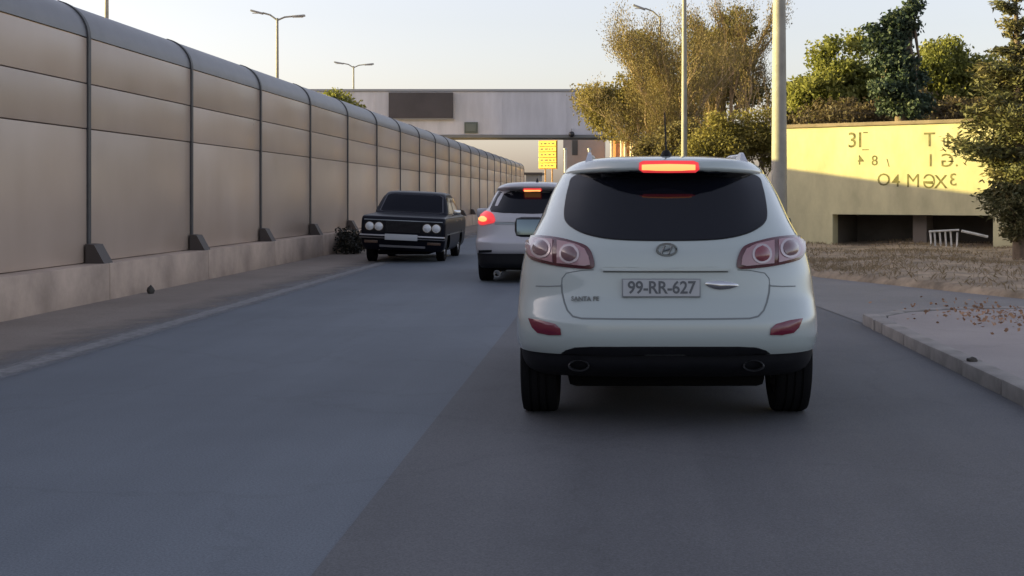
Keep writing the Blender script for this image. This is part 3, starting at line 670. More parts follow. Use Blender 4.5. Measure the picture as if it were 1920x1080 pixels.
# shaggy pine at the right edge, nearer than the wall
Yp = 24.5; kk = Yp / F
bp = gbase(1915, Yp, .25)
ax = [P(x_, y_, Yp) for x_, y_ in ((1914, 400), (1912, 300), (1910, 200), (1908, 100), (1905, 20), (1902, -60))]
tr = [(P(1903, -50, Yp), 22 * kk, 4), (P(1903, -15, Yp), 30 * kk, 5), (P(1904, 25, Yp), 36 * kk, 6), (P(1905, 70, Yp), 30 * kk, 6), (P(1906, 115, Yp), 48 * kk, 7), (P(1907, 155, Yp), 62 * kk, 7), (P(1908, 195, Yp), 78 * kk, 8),
      (P(1909, 235, Yp), 92 * kk, 9), (P(1910, 275, Yp), 112 * kk, 9), (P(1911, 315, Yp), 108 * kk, 9), (P(1912, 350, Yp), 84 * kk, 8), (P(1913, 385, Yp), 72 * kk, 7), (P(1913, 420, Yp), 60 * kk, 7), (P(1914, 450, Yp), 52 * kk, 6)]
conifer('shaggy_pine', bp, ax, tr, L_pine, 'shaggy olive pine at the right edge overlapping the painted wall', None, 22, .12, 620, .17, -.22, clump=.62)

def twig_tree(name, base, stems, label, group, seed, leafm, nleaf, lsize, barkm, r0=.12, depth=4, spread=.5, leaf_from=.35, shade_bias=0., catg='tree', jit=.10):
    """thin upright tree: stems that split again and again into fine twigs"""
    rr = random.Random(seed); r = np.random.default_rng(seed); base = Vector(base); mb = MB(); ends = []
    root = empty(name, base, label, catg, group)
    def grow(p, d, L, rad, lev):
        m_ = p + d * L * .5 + Vector((rr.gauss(0, .04), rr.gauss(0, .04), 0)) * L; q = p + d * L + Vector((rr.gauss(0, .05), rr.gauss(0, .05), 0)) * L
        mb.tube([p, m_, q], [rad, rad * .8, rad * .6], 5 if lev < depth - 1 else 3, False)
        if lev >= 1: ends.append((p, q, lev))
        if lev < depth:
            for k in range(rr.choice((2, 3, 3))):
                t = rr.uniform(.35, 1.0); s = p.lerp(q, t); dd = (d + Vector((rr.gauss(0, spread), rr.gauss(0, spread), rr.uniform(-.05, .35)))).normalized()
                grow(s, dd, L * rr.uniform(.5, .78), rad * .55, lev + 1)
    for (tip, w) in stems:
        t = Vector(tip); d = (t - base); L = d.length; s0 = base + Vector((rr.uniform(-.3, .3), rr.uniform(-.3, .3), -.1))
        grow(s0, (t - s0).normalized(), L * .52, r0 * w, 0)
    seg = [e for e in ends]
    w = np.array([(e[1] - e[0]).length for e in seg]); w /= w.sum()
    idx = r.choice(len(seg), nleaf, p=w); t = r.uniform(.1, 1.1, nleaf)
    A = np.array([seg[i][0] for i in idx]); Bq = np.array([seg[i][1] for i in idx]); pts = A + (Bq - A) * t[:, None] + np.clip(r.normal(scale=jit * .6, size=(nleaf, 3)), -jit, jit)
    qv = r.random(len(seg))
    leaves_obj('crown', pts, lsize, leafm, root, .35, np.clip(qv[idx] * .5 + r.random(nleaf) * .5 + shade_bias, 0, 1), rs=r, inv_loc=base, dirs=(Bq - A) / (np.linalg.norm(Bq - A, axis=1, keepdims=True) + 1e-6))
    mb.v = [v - base for v in mb.v]; mb.build('trunk', barkm, root, 60)
    return root
def tips(Y, *pp): return [(P(x_, y_, Y + dy), w) for (x_, y_, dy, w) in pp]
twig_tree('tan_tree', gbase(1262, 50), tips(50, (1195, 110, 0, .8), (1225, 85, 1, 1), (1250, 75, -1, 1), (1275, 90, 0, 1), (1180, 175, 0, .7), (1300, 120, 1, .8), (1240, 140, -1, .7)), 'tan feathery bare tree left of the slim sunlit lamp post', G2, 31, L_tan, 60000, .085, M_bark_p, .09, 5, .24, jit=.32, shade_bias=.0)
twig_tree('tall_trunk_tree', gbase(1365, 57), tips(57, (1345, 60, 0, 1.2), (1372, 40, 1, 1.3), (1395, 55, 0, 1.1), (1325, 90, -1, 1), (1410, 100, 0, .9), (1305, 130, 0, .8)), 'tall tree with pale upright trunks and thin dry crown', G2, 32, L_tan, 42000, .09, M_bark_p, .17, 5, .20, shade_bias=-.2, jit=.26)
leafy_tree('broadleaf_tree', gbase(1375, 60), [B(1340, 58, 60, 36, 26), B(1390, 48, 60, 30, 30), B(1308, 62, 60, 20, 22), B(1412, 110, 60, 14, 16), B(1400, 150, 60, 28, 50), B(1340, 130, 60, 45, 60)], 13000, .16, L_olive, 'dark tufted tree crown around the pale upright trunks', G2, .2, 33, clump=.30, shade_bias=-.45, nclump=70)
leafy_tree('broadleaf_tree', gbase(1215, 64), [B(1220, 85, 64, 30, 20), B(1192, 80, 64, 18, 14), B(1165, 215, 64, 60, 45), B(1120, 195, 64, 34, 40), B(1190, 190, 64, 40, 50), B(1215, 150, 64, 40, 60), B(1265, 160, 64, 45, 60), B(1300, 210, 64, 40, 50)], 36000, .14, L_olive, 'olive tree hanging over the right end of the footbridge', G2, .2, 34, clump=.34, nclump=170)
leafy_tree('roadside_bush', gbase(1370, 44), [B(1360, 278, 44, 70, 36), B(1405, 245, 44, 36, 50), B(1318, 282, 44, 46, 34), B(1440, 285, 44, 30, 36), B(1345, 235, 44, 22, 22)], 20000, .105, leaf_mat('leaf_yellowgreen', [(0.13, 0.115, 0.032), (0.21, 0.185, 0.05), (0.30, 0.25, 0.075)]), 'yellow-green bush behind the SUV roof, just left of the thick lamp post', G2, .08, 35, clump=.22, nclump=170)
leafy_tree('roadside_bush', gbase(1270, 47), [B(1255, 285, 47, 45, 40), B(1290, 265, 47, 40, 45), B(1222, 292, 47, 28, 30)], 18000, .11, L_tan, 'brownish low bush below the tan feathery tree', G2, .08, 36, clump=.22, nclump=120, shade_bias=-.3)
twig_tree('bare_tree', gbase(1430, 47), tips(47, (1405, 150, 0, .7), (1440, 110, 0, .8), (1425, 130, 1, .7), (1455, 150, 0, .6)), 'thin leafless tree just left of the thick lamp post', G2, 37, L_tan, 900, .09, M_bark, .07, 4, .34)
leafy_tree('broadleaf_tree', Vector((P(625, 0, 76).x, 76, 0)), [B(622, 195, 76, 30, 22), B(655, 210, 76, 30, 20)], 3000, .24, L_green, 'tree top showing between the barrier and the footbridge', None, .16, 38)
# dark dry bush at the foot of the barrier
leafy_tree('dark_bush', Vector((-6.35, 31.2, 0)), [((-6.35, 31.2, .32), (.34, .55, .30)), ((-6.5, 32.0, .28), (.25, .45, .25))], 2600, .085, leaf_mat('leaf_soot', [(.02, .02, .018), (.035, .035, .028), (.05, .048, .035)], .1), 'small dark bush at the foot of the barrier left of the black sedan', None, .02, 39, clump=.10, trunk_top=Vector((-6.35, 31.2, .4)))

# dry grass over the bank
def dry_grass():
    r = np.random.default_rng(5); n = 60000; ys = r.uniform(13, 33.5, n); pts = []; ds = []
    for y in ys:
        e = vedge(y); x = e + .1 + r.random() ** 1.3 * 8
        pts.append((x, y, ground_z(x, y) + .03)); 
    pts = np.array(pts); ds = np.stack([r.normal(scale=.8, size=n), r.normal(scale=.8, size=n), np.ones(n)], 1)
    clump = (np.sin(pts[:, 0] * 2.1 + np.sin(pts[:, 1] * .9) * 2) * np.sin(pts[:, 1] * 1.6) + 1) / 2
    clump = clump * (.6 + .4 * np.sin(pts[:, 0] * .7 + 1) * np.sin(pts[:, 1] * .45)); keep = r.random(n) < .06 + .75 * clump ** 1.5
    pts = pts[keep]; ds = ds[keep]; cc = clump[keep]
    o = leaves_obj('dry_grass', pts, .105, L_grass, None, .16, np.clip(r.random(len(pts)) * .6 + cc * .4 - .1, 0, 1), ds, r)
    return tag(o, 'dry straw-coloured grass covering the bank before the painted wall', kind='stuff')
dry_grass()
def fallen_leaves():
    r = np.random.default_rng(9); n = 320
    c = P(1885, 592, 13.6); x = c.x + r.normal(size=n) * .38; y = c.y + r.normal(size=n) * .9
    o = leaves_obj('fallen_leaves', np.stack([x, y, np.full(n, .12) + r.random(n) * .03], 1), .05, leaf_mat('leaf_rust', [(.22, .13, .08), (.30, .17, .10), (.36, .22, .13)], .1), None, .7, None, np.stack([r.normal(size=n), r.normal(size=n), r.normal(scale=.2, size=n)], 1), r)
    return tag(o, 'scatter of rust-brown fallen leaves on the pavement at the right', kind='stuff')
fallen_leaves()

# ------------------------------------------------------------------ cars
M_paint = mat('white_paint', (0.37, 0.425, 0.42), 0.24, coat=0.9)
M_paint2 = mat('silver_white_paint', (0.43, 0.425, 0.45), 0.34, metal=0.1, coat=0.5)
M_blackp = mat('black_paint', (0.006, 0.007, 0.013), 0.36, coat=0.06, spec=0.12)
M_plastic = mat('dark_plastic', (0.008, 0.0085, 0.011), 0.6, noise=(12, .2), spec=0.2)
M_under = mat('underbody', (0.006, 0.006, 0.006), 0.9, spec=0.1)
M_glass = mat('tinted_glass', (0.005, 0.006, 0.010), 0.06, spec=0.38)
M_glass_s = mat('sedan_glass', (0.004, 0.005, 0.010), 0.08, spec=0.12)
M_seal = mat('window_seal', (0.012, 0.012, 0.013), 0.5)
M_tyre = mat('tyre_rubber', (0.007, 0.007, 0.008), 0.85, spec=0.15, bump=(60, .3, .004))
M_rim = mat('alloy_rim', (0.42, 0.42, 0.43), 0.35, metal=0.8)
M_chrome = mat('chrome', (0.62, 0.63, 0.64), 0.16, metal=1.0)
M_dchrome = mat('badge_metal', (0.22, 0.24, 0.25), 0.3, metal=0.8)
M_gap = mat('panel_gap', (0.16, 0.18, 0.185), 0.7)
M_lamp_red = mat('lamp_rim_red', (0.075, 0.014, 0.022), 0.2, coat=0.6)
M_lamp_clear = mat('lamp_lens_pale', (0.29, 0.155, 0.175), 0.18, coat=0.8)
M_lamp_ring = mat('lamp_ring', (0.40, 0.34, 0.355), 0.25, metal=0.3, coat=0.5)
M_lamp_core = mat('lamp_core', (0.16, 0.09, 0.10), 0.15, coat=0.9)
M_lamp_core_r = mat('lamp_core_red', (0.20, 0.045, 0.06), 0.15, coat=0.9)
M_refl = mat('reflector_red', (0.13, 0.006, 0.026), 0.2, coat=0.6)
M_brake = mat('brake_light_lit', (0.8, 0.2, 0.1), 0.3, emit=((1.0, 0.40, 0.11), 0.62))
M_brake_glow = mat('brake_lens_lit', (0.6, 0.03, 0.03), 0.3, emit=((1.0, 0.06, 0.07), 0.26))
M_plate = mat('plate_white', (0.44, 0.46, 0.475), 0.45)
M_ink2 = mat('plate_ink', (0.11, 0.12, 0.13), 0.5)

def car_body(name, rows, zs, Mx, m, root, inv, smooth=32, nr=15, ns=16, arches=None, arch_mat=None, cap_z=True):
    """rows: z, half width, rear y, front y, rear corner exponent, rear corner length, front exponent, front length.
    Level slices through the shell, each a rounded outline, are skinned from bottom to top."""
    R = np.array(rows, float); cols = [pchip(R[:, 0], R[:, j], zs) for j in range(1, 8)]
    loops = []
    for i, z in enumerate(zs):
        w, yr, yf, n1, L1, n2, L2 = (c[i] for c in cols); s = min(1.0, (yf - yr) * .499 / max(L1, L2)); L1 *= s; L2 *= s
        half = []
        for k in range(nr + 1):
            a = (k / nr) ** 0.9 * math.pi / 2; half.append((w * math.sin(a) ** (2 / n1), yr + L1 * (1 - max(0, math.cos(a)) ** (2 / n1))))
        for k in range(1, ns):
            t = k / ns; half.append((w, yr + L1 + (yf - L2 - yr - L1) * t))
        for k in range(nr, -1, -1):
            a = (k / nr) ** 0.9 * math.pi / 2; half.append((w * math.sin(a) ** (2 / n2), yf - L2 * (1 - max(0, math.cos(a)) ** (2 / n2))))
        ring = half + [(-x_, y_) for (x_, y_) in half[-2:0:-1]]
        loops.append([Mx @ Vector((x_, y_, z)) for x_, y_ in ring])
    n = len(loops[0]); v = [p for l in loops for p in l]; f = []
    for i in range(len(loops) - 1):
        for k in range(n): f.append((i * n + k, i * n + (k + 1) % n, (i + 1) * n + (k + 1) % n, (i + 1) * n + k))
    for i, l in ((0, loops[0]), (len(loops) - 1, loops[-1])):
        c = sum(l, Vector()) / n; v.append(c); ci = len(v) - 1
        for k in range(n): f.append((ci, i * n + k, i * n + (k + 1) % n))
    o = mesh_obj(name, v, f, m, root, None, inv)
    if arches:
        cut = MB()
        for (y, z, r) in arches:
            for s in (-1, 1):
                c = Mx @ Vector((s * 0.60, y, z)); e = Mx @ Vector((s * 1.3, y, z))
                cut.tube([c, e], r, 40)
        co = cut.build('cutter', [m, arch_mat], root, None, inv); co.data.polygons.foreach_set('material_index', [1] * len(co.data.polygons))
        o.data.materials.append(arch_mat)
        md = o.modifiers.new('cut', 'BOOLEAN'); md.operation = 'DIFFERENCE'; md.object = co; md.solver = 'EXACT'; md.material_mode = 'INDEX'
        bpy.context.view_layer.update()
        me = bpy.data.meshes.new_from_object(o.evaluated_get(bpy.context.evaluated_depsgraph_get())); o.modifiers.clear(); o.data = me
        bpy.data.objects.remove(co)
    o.data.polygons.foreach_set('use_smooth', [True] * len(o.data.polygons)); o.data.set_sharp_from_angle(angle=math.radians(smooth))
    return o

def wheel(root, inv, c, R, W, rimR):
    h = W / 2; prof = [(rimR, -h * .85), (R * .86, -h), (R * .965, -h * .93), (R, -h * .72)]
    for t in (-.45, -.02, .40):
        prof += [(R, h * (t - .06)), (R * .972, h * (t - .04)), (R * .972, h * (t + .06)), (R, h * (t + .08))]
    prof += [(R, h * .72), (R * .965, h * .93), (R * .86, h), (rimR, h * .85)]
    wl = MB().lathe(prof, c, 'x', 44).build('wheel', M_tyre, root, 38, inv)
    s = 1 if c[0] > root.location.x else -1
    rm = MB().lathe([(rimR, -h * .8), (rimR * .96, h * .5 * s), (rimR * .86, h * .55 * s), (rimR * .80, h * .1 * s), (.07, h * .35 * s), (.0, h * .35 * s)], c, 'x', 36)
    for k in range(5):
        a = 2 * math.pi * k / 5; d = Vector((0, math.cos(a), math.sin(a)))
        rm.tube([Vector(c) + Vector((h * .45 * s, 0, 0)) + d * .05, Vector(c) + Vector((h * .55 * s, 0, 0)) + d * rimR * .92], [.045, .03], 6)
    rm.build('rim', M_rim, wl, 40, inv)
    return wl

def disc(u, v, ru, rv=None, n=24): return [(u + ru * math.cos(2 * math.pi * k / n), v + (rv or ru) * math.sin(2 * math.pi * k / n)) for k in range(n)]
def ribbon(name, pts, w, bvh, m, parent, inv, lift=.002, ray=cam_ray, guess=8.2):
    """thin raised strip along a line of image points (gaps, trims)"""
    P3 = []
    dense = []
    for i in range(len(pts) - 1):
        a, b = np.array(pts[i], float), np.array(pts[i + 1], float); n = max(2, int(np.linalg.norm(b - a) / 6))
        dense += [tuple(a + (b - a) * k / n) for k in range(n)]
    dense.append(pts[-1])
    for (u, v) in dense:
        o, d = ray(u, v); h = bvh.ray_cast(o, d)
        if h[0] is None: continue
        nn = h[1] if h[1].dot(d) < 0 else -h[1]
        P3.append((h[0], nn))
    v = []; f = []
    for i, (p, nn) in enumerate(P3):
        t = (P3[min(i + 1, len(P3) - 1)][0] - P3[max(i - 1, 0)][0]).normalized(); s = t.cross(nn).normalized() * w / 2
        v += [p - s - nn * .004, p - s + nn * lift, p + s + nn * lift, p + s - nn * .004]
    for i in range(len(P3) - 1):
        for k in range(3): f.append((i * 4 + k, i * 4 + k + 1, i * 4 + 5 + k, i * 4 + 4 + k))
    return mesh_obj(name, v, f, m, parent, 60, inv)

# ---- white SUV in front of the camera
SX, SY = 0.335, 7.50
suv = empty('white_suv', (SX, SY, 0), 'large white SUV driving directly ahead, seen from behind with its top brake light lit', 'car'); iS = inv_of(suv)
MS = Matrix.Translation((SX, SY, 0))
rowsS = [  # z, w, yr, yf, n1, L1, n2, L2
    (.462, .930, .055, 4.50, 3.6, .75, 3.0, .9), (.50, .940, .030, 4.55, 3.6, .75, 3, .9), (.58, .944, .010, 4.58, 3.6, .75, 3, .9), (.65, .944, .014, 4.60, 3.6, .76, 3, .9), (.72, .943, .042, 4.60, 3.5, .78, 3, .9),
    (.80, .940, .070, 4.57, 3.3, .80, 3, .9), (.92, .930, .085, 4.40, 3.2, .82, 2.8, 1.0), (1.00, .917, .092, 4.05, 3.1, .84, 2.8, 1.1), (1.075, .897, .105, 3.60, 3.1, .86, 2.8, 1.0), (1.12, .878, .125, 3.42, 3.1, .88, 2.8, .9),
    (1.16, .858, .150, 3.30, 3.1, .90, 2.8, .8), (1.25, .812, .215, 3.10, 3.2, .90, 2.8, .8), (1.33, .782, .270, 2.93, 3.2, .90, 2.8, .8), (1.42, .745, .330, 2.74, 3.2, .88, 2.8, .8), (1.50, .703, .385, 2.58, 3.2, .86, 2.8, .8), (1.540, .680, .41, 2.50, 3.2, .85, 2.8, .8),
    (1.546, .676, .265, 2.49, 2.7, 1.05, 2.8, .8), (1.575, .655, .235, 2.43, 2.7, 1.05, 2.8, .8), (1.60, .622, .245, 2.38, 2.8, 1.05, 2.8, .8), (1.625, .560, .300, 2.28, 3.2, 1.0, 2.8, .8), (1.645, .47, .45, 2.15, 3, .9, 2.8, .7), (1.660, .33, .72, 1.95, 2.8, .6, 2.8, .6), (1.668, .12, 1.05, 1.65, 2.5, .28, 2.5, .28)]
zs = np.unique(np.concatenate([np.linspace(.462, 1.54, 56), [1.541, 1.546], np.linspace(1.55, 1.668, 20)]))
body = car_body('body', rowsS, zs, MS, M_paint, suv, iS, 40, arches=[(.88, .36, .405), (3.58, .36, .405)], arch_mat=M_under)
bS = bvh_of(body)
rowsL = [(.30, .86, .30, 4.35, 3.6, .6, 3, .8), (.34, .895, .16, 4.42, 3.6, .7, 3, .8), (.40, .917, .085, 4.46, 3.6, .75, 3, .9), (.458, .926, .068, 4.49, 3.6, .75, 3, .9)]
low = car_body('lower_bumper', rowsL, np.linspace(.30, .458, 9), MS, M_plastic, suv, iS, 40, arches=[(.88, .36, .415), (3.58, .36, .415)], arch_mat=M_under)
MB().box(SX - .62, SX + .62, SY + .55, SY + 4.2, .20, .38, .05).build('underbody', M_under, suv, 30, iS)  # underbody box set low to keep light out and darken the road beneath
MB().tube([(SX - .7, SY + .88, .34), (SX, SY + .88, .33), (SX + .7, SY + .88, .34)], .055, 8).build('axle', M_under, suv, 60, iS)
bL = bvh_of(low)
for sx in (-1, 1):
    for wy in (.88, 3.58): wheel(suv, iS, (SX + sx * .805, SY + wy, .36), .36, .235, .235)
def mir(pts, c=1248.0): return [(2 * c - u, v) for (u, v) in pts]
# valance: the dark centre of the rear bumper
val = [(1044, 668), (1060, 657), (1078, 651.5), (1110, 650), (1248, 650), (1386, 650), (1418, 651.5), (1436, 657), (1452, 668), (1386, 669), (1248, 669.5), (1110, 669)]
patch('valance', subdiv(val, 4), bS, M_plastic, suv, iS, .006, .02, rings=6)
# rear window
gl = [(1079, 331), (1068, 352), (1062, 380), (1060, 402), (1063, 415), (1074, 426), (1098, 438), (1135, 446.5), (1180, 450), (1248, 451), (1316, 450), (1361, 446.5), (1398, 438), (1422, 426), (1433, 415), (1436, 402), (1434, 380), (1428, 352), (1417, 331), (1370, 324), (1248, 319), (1126, 324)]
seal = [(1248 + (u - 1248) * 1.012, 388 + (v - 388) * 1.02) for u, v in gl]
sl = patch('rear_window', catmull(seal, 4), bS, M_seal, suv, iS, .003, .01, rings=7)
patch('pane', catmull(gl, 4), bS, M_glass, sl, iS, .007, .01, rings=8)
# lamps
lampL = [(986.5, 449), (1003, 442.5), (1043, 446), (1082, 455), (1103, 464), (1112, 480), (1114.5, 500), (1100, 504.5), (1051, 500), (1011, 491.5), (994, 483), (987, 465)]
def shrink(pts, f, c=None):
    a = np.array(pts); c = a.mean(0) if c is None else np.array(c); return [tuple(c + (p - c) * f) for p in a]
for side in (0, 1):
    fl = (lambda q: q) if side == 0 else mir
    tl = patch('tail_lamp', catmull(fl(lampL), 5), bS, M_lamp_red, suv, iS, .012, .03, dome=.012, rings=6)
    outer = [(992, 455), (1004, 449), (1040, 452), (1040, 493), (1014, 487), (998, 480), (992, 466)]; inner = [(1048, 453.5), (1080, 460), (1098, 468), (1106, 482), (1108, 497), (1098, 499.5), (1048, 494.5)]
    cores = (M_lamp_core, M_lamp_core) if side == 0 else (M_lamp_core, M_lamp_core_r)
    for (ol, cc, core) in ((outer, (1020, 468.5), cores[0]), (inner, (1071, 478), cores[1])):
        patch('lens', subdiv(fl(ol), 4), bS, M_lamp_clear, tl, iS, .026, .01, rings=4)
        cu = fl([cc])[0]
        patch('lamp_ring', disc(cu[0], cu[1], 18, 17), bS, M_lamp_ring, tl, iS, .031, .008, rings=3)
        patch('lamp_bulb', disc(cu[0], cu[1], 13.5, 13), bS, core, tl, iS, .035, .008, dome=.012, rings=4)
    rf = [(992, 597), (1015, 600.5), (1041, 607), (1051, 616), (1052.5, 628), (1030, 628), (1009, 624), (999, 614)]
    patch('reflector', catmull(fl(rf), 4) if False else subdiv(fl(rf), 4), bS, M_refl, suv, iS, .008, .02, dome=.006, rings=4)
# panel gaps of the tailgate
gate = [(1053, 533), (1054, 548), (1058, 566), (1064, 582), (1074, 593), (1090, 597), (1150, 598), (1248, 598.5), (1346, 598), (1406, 597), (1422, 593), (1432, 582), (1438, 566), (1442, 548), (1443, 533)]
ribbon('tailgate_gap', gate, .010, bS, M_gap, suv, iS, .0022)
ribbon('bumper_gap', [(1005, 536.5), (1030, 537), (1052, 536)], .007, bS, M_gap, suv, iS, .002)
ribbon('bumper_gap', mir([(1005, 536.5), (1030, 537), (1052, 536)]), .007, bS, M_gap, suv, iS, .002)
ribbon('tailgate_gap', [(1113, 506), (1090, 507), (1062, 512), (1054, 522), (1053, 533)], .005, bS, M_gap, suv, iS, .002)
ribbon('tailgate_gap', mir([(1113, 506), (1090, 507), (1062, 512), (1054, 522), (1053, 533)]), .005, bS, M_gap, suv, iS, .002)
# grip bar over the plate, plate, badges
def body_pt(u, v, bv=None):
    h = (bv or bS).ray_cast(*cam_ray(u, v)); return h[0], h[1]
gb0 = [(1128, 503), (1136, 500.5), (1248, 499.5), (1360, 500.5), (1368, 503), (1364, 508), (1248, 508), (1132, 508)]
patch('grip_bar', subdiv(gb0, 5), bS, M_paint, suv, iS, .020, .03, rings=4)
ribbon('grip_shadow_gap', [(1131, 509.5), (1190, 510), (1248, 510), (1306, 510), (1365, 509.5)], .008, bS, M_gap, suv, iS, .004)
rec = [(1150, 514), (1346, 514), (1340, 562), (1156, 562)]
def flat_plate(px0, px1, py0, py1, bv, root, inv, lift, m, name='number_plate', t=.008):
    c, nn = body_pt((px0 + px1) / 2, (py0 + py1) / 2, bv); Y = c.y - lift
    a, b_ = P(px0, py0, Y), P(px1, py1, Y)
    return MB().box(a.x, b_.x, Y, Y + t, b_.z, a.z, .003).build(name, m, root, 30, inv), Y
pf, Yq = flat_plate(1166, 1314, 522.5, 557.5, bS, suv, iS, .020, mat('plate_holder', (.26, .28, .29), .5), 'number_plate', .02)
a, b_ = P(1168.5, 525, Yq), P(1311.5, 555, Yq)
MB().box(a.x, b_.x, Yq - .004, Yq - .001, b_.z, a.z).build('plate_face', M_plate, pf, None, iS)
v, f = text_geo('99-RR-627', .105, .0006, .002, 0.96)
xs_ = [q.x for q in v]; sc_ = (P(1305, 0, Yq).x - P(1177, 0, Yq).x) / (max(xs_) - min(xs_)); xm = (max(xs_) + min(xs_)) / 2
cz = P(0, 540, Yq); v = [Vector((P(1241, 0, Yq).x + (q.x - xm) * sc_, Yq - .0055 - q.z, cz.z + q.y * .98)) for q in v]
mesh_obj('plate_number', v, f, M_ink2, pf, None, iS)
# emblem: oval ring with a slanted letter
c, nn = body_pt(1250, 468); e = MB(); ring = []
for k in range(28):
    t = 2 * math.pi * k / 28; ring.append(c + Vector((.058 * math.cos(t), -.012, .034 * math.sin(t))))
e.tube(ring + [ring[0], ring[1]], .0065, 6, False)
for dx in (-.022, .022): e.tube([c + Vector((dx - .010, -.013, -.025)), c + Vector((dx + .010, -.013, .025))], .006, 6)
e.tube([c + Vector((-.024, -.013, -.006)), c + Vector((.024, -.013, .006))], .006, 6)
e.build('emblem', M_dchrome, suv, 60, iS)
c, nn = body_pt(1097, 560); v, f = text_geo('SANTA FE', .036, .002, .0012, 1.05)
xs_ = [q.x for q in v]; sc_ = .165 / (max(xs_) - min(xs_)); v = [Vector((c.x + q.x * sc_, c.y - .010 - q.z + (q.x * sc_) * -.09, c.z + q.y)) for q in v]
mesh_obj('model_badge', v, f, M_dchrome, suv, None, iS)
bd = [(1322, 531), (1340, 527), (1362, 528), (1384, 534), (1374, 540), (1350, 543), (1332, 539)]
patch('side_badge', catmull(bd, 4), bS, M_chrome, suv, iS, .008, .012, dome=.010, rings=4)
# third brake light in the spoiler
b3 = [(1199, 306), (1206, 303), (1248, 302.5), (1300, 303), (1309, 306), (1311, 317), (1304, 322), (1254, 322.5), (1206, 322), (1198, 317)]
bl = patch('brake_light', subdiv(b3, 4), bS, M_brake_glow, suv, iS, .006, .02, rings=4)
patch('light_strip', subdiv([(1204, 310), (1254, 309), (1303, 310), (1303, 317.5), (1254, 318), (1204, 317.5)], 4), bS, M_brake, bl, iS, .011, .006, rings=3)
# roof rails with raised ends, antenna
for s in (-1, 1):
    x0 = SX + s * .487
    zz = bS.ray_cast(Vector((x0, SY + .75, 3)), Vector((0, 0, -1)))[0].z
    M_rail = mat('rail_silver', (.50, .52, .55), .35, metal=.4)
    rail = MB().tube([(x0, SY + .70, zz + .022), (x0 - s * .01, SY + 1.4, zz + .034), (x0 - s * .03, SY + 2.1, zz + .005)], [.014, .014, .012], 8).build('roof_rail', M_rail, suv, 60, iS)
    fin = MB().prism([(SY + .56, zz - .02), (SY + .66, zz + .035), (SY + .72, zz + .045), (SY + .84, zz + .036), (SY + .98, zz - .01)], .05, 'x', x0 - .025)
    fin.v = [Vector((x0 + (q.x - x0) * (1.0 if q.z < zz + .01 else .45), q.y, q.z)) for q in fin.v]
    fin.build('rail_foot', M_rail, rail, 40, iS)
h = bS.ray_cast(Vector((SX, SY + .62, 3)), Vector((0, 0, -1)))[0]
an = MB().lathe([(0, 0), (.035, 0), (.03, .02), (.018, .035), (0, .036)], h, 'z', 12).build('antenna_base', M_plastic, suv, 40, iS)
MB().tube([h + Vector((0, 0, .02)), h + Vector((-.005, .10, .28))], [.006, .004], 6).build('antenna_mast', M_plastic, an, 60, iS)
# exhaust tips
for u in (1085, 1414):
    p = P(u, 687, SY + .07)
    tp = MB().lathe([(.026, .26), (.028, 0), (.031, -.006), (.034, 0), (.033, .26)], p, 'y', 20); tp.v = [Vector((p.x + (q.x - p.x) * 1.9, q.y + .02, q.z)) for q in tp.v]
    tp.build('exhaust_tip', mat('exhaust_steel', (.09, .093, .10), .45, metal=.8), suv, 50, iS)
# side windows and mirrors
def side_ray(s, Mx):
    Mi = Mx
    def ray(u, v): return Mi @ Vector((s * 3, u, v)), (Mi.to_3x3() @ Vector((-s, 0, 0)))
    return ray
for s in (-1, 1):
    rr_ = side_ray(s, MS)
    for o_ in ([(.95, 1.17), (1.25, 1.15), (1.30, 1.47), (1.10, 1.45), (.98, 1.36)], [(1.36, 1.15), (2.12, 1.13), (2.12, 1.49), (1.40, 1.49)], [(2.20, 1.13), (3.02, 1.12), (2.72, 1.36), (2.50, 1.47), (2.20, 1.49)]):
        w_ = patch('side_window', subdiv(o_, 5), bS, M_seal, suv, iS, .003, .008, ray=rr_, rings=4)
        patch('pane', subdiv(shrink(o_, .95), 5), bS, M_glass, w_, iS, .006, .006, ray=rr_, rings=4)
    mb = MB().box(-.12, .12, -.08, .08, -.08, .08, .05); c0 = Vector((SX + s * (1.0 if s < 0 else .965), SY + 2.72, 1.155)); mb.v = [q + c0 for q in mb.v]
    mo = mb.build('side_mirror', M_paint if s > 9 else M_plastic, suv, 50, iS)
    mg = MB().box(-.10, .10, -.004, .004, -.062, .062, .002); mg.v = [Matrix.Rotation(math.radians(-9), 4, 'X') @ q + c0 + Vector((0, -.093, 0)) for q in mg.v]
    mg.build('mirror_glass', mat('mirror_glass', (.17, .215, .23), .15, metal=1.0), mo, 30, iS)
    MB().tube([(c0.x - s * .10, c0.y + .03, c0.z - .05), (c0.x - s * .26, c0.y + .08, c0.z - .07)], .03, 8).build('mirror_arm', M_plastic, mo, 50, iS)
    for (ya, yb) in ((1.95, 2.10), (3.05, 3.20)):
        pass
    for yy in (1.30, 2.16):                   # door gaps on the flank
        ribbon('door_gap', [(yy, .50), (yy + .02, .75), (yy + .02, 1.10)], .007, bS, M_gap, suv, iS, .002, ray=rr_) if False else None

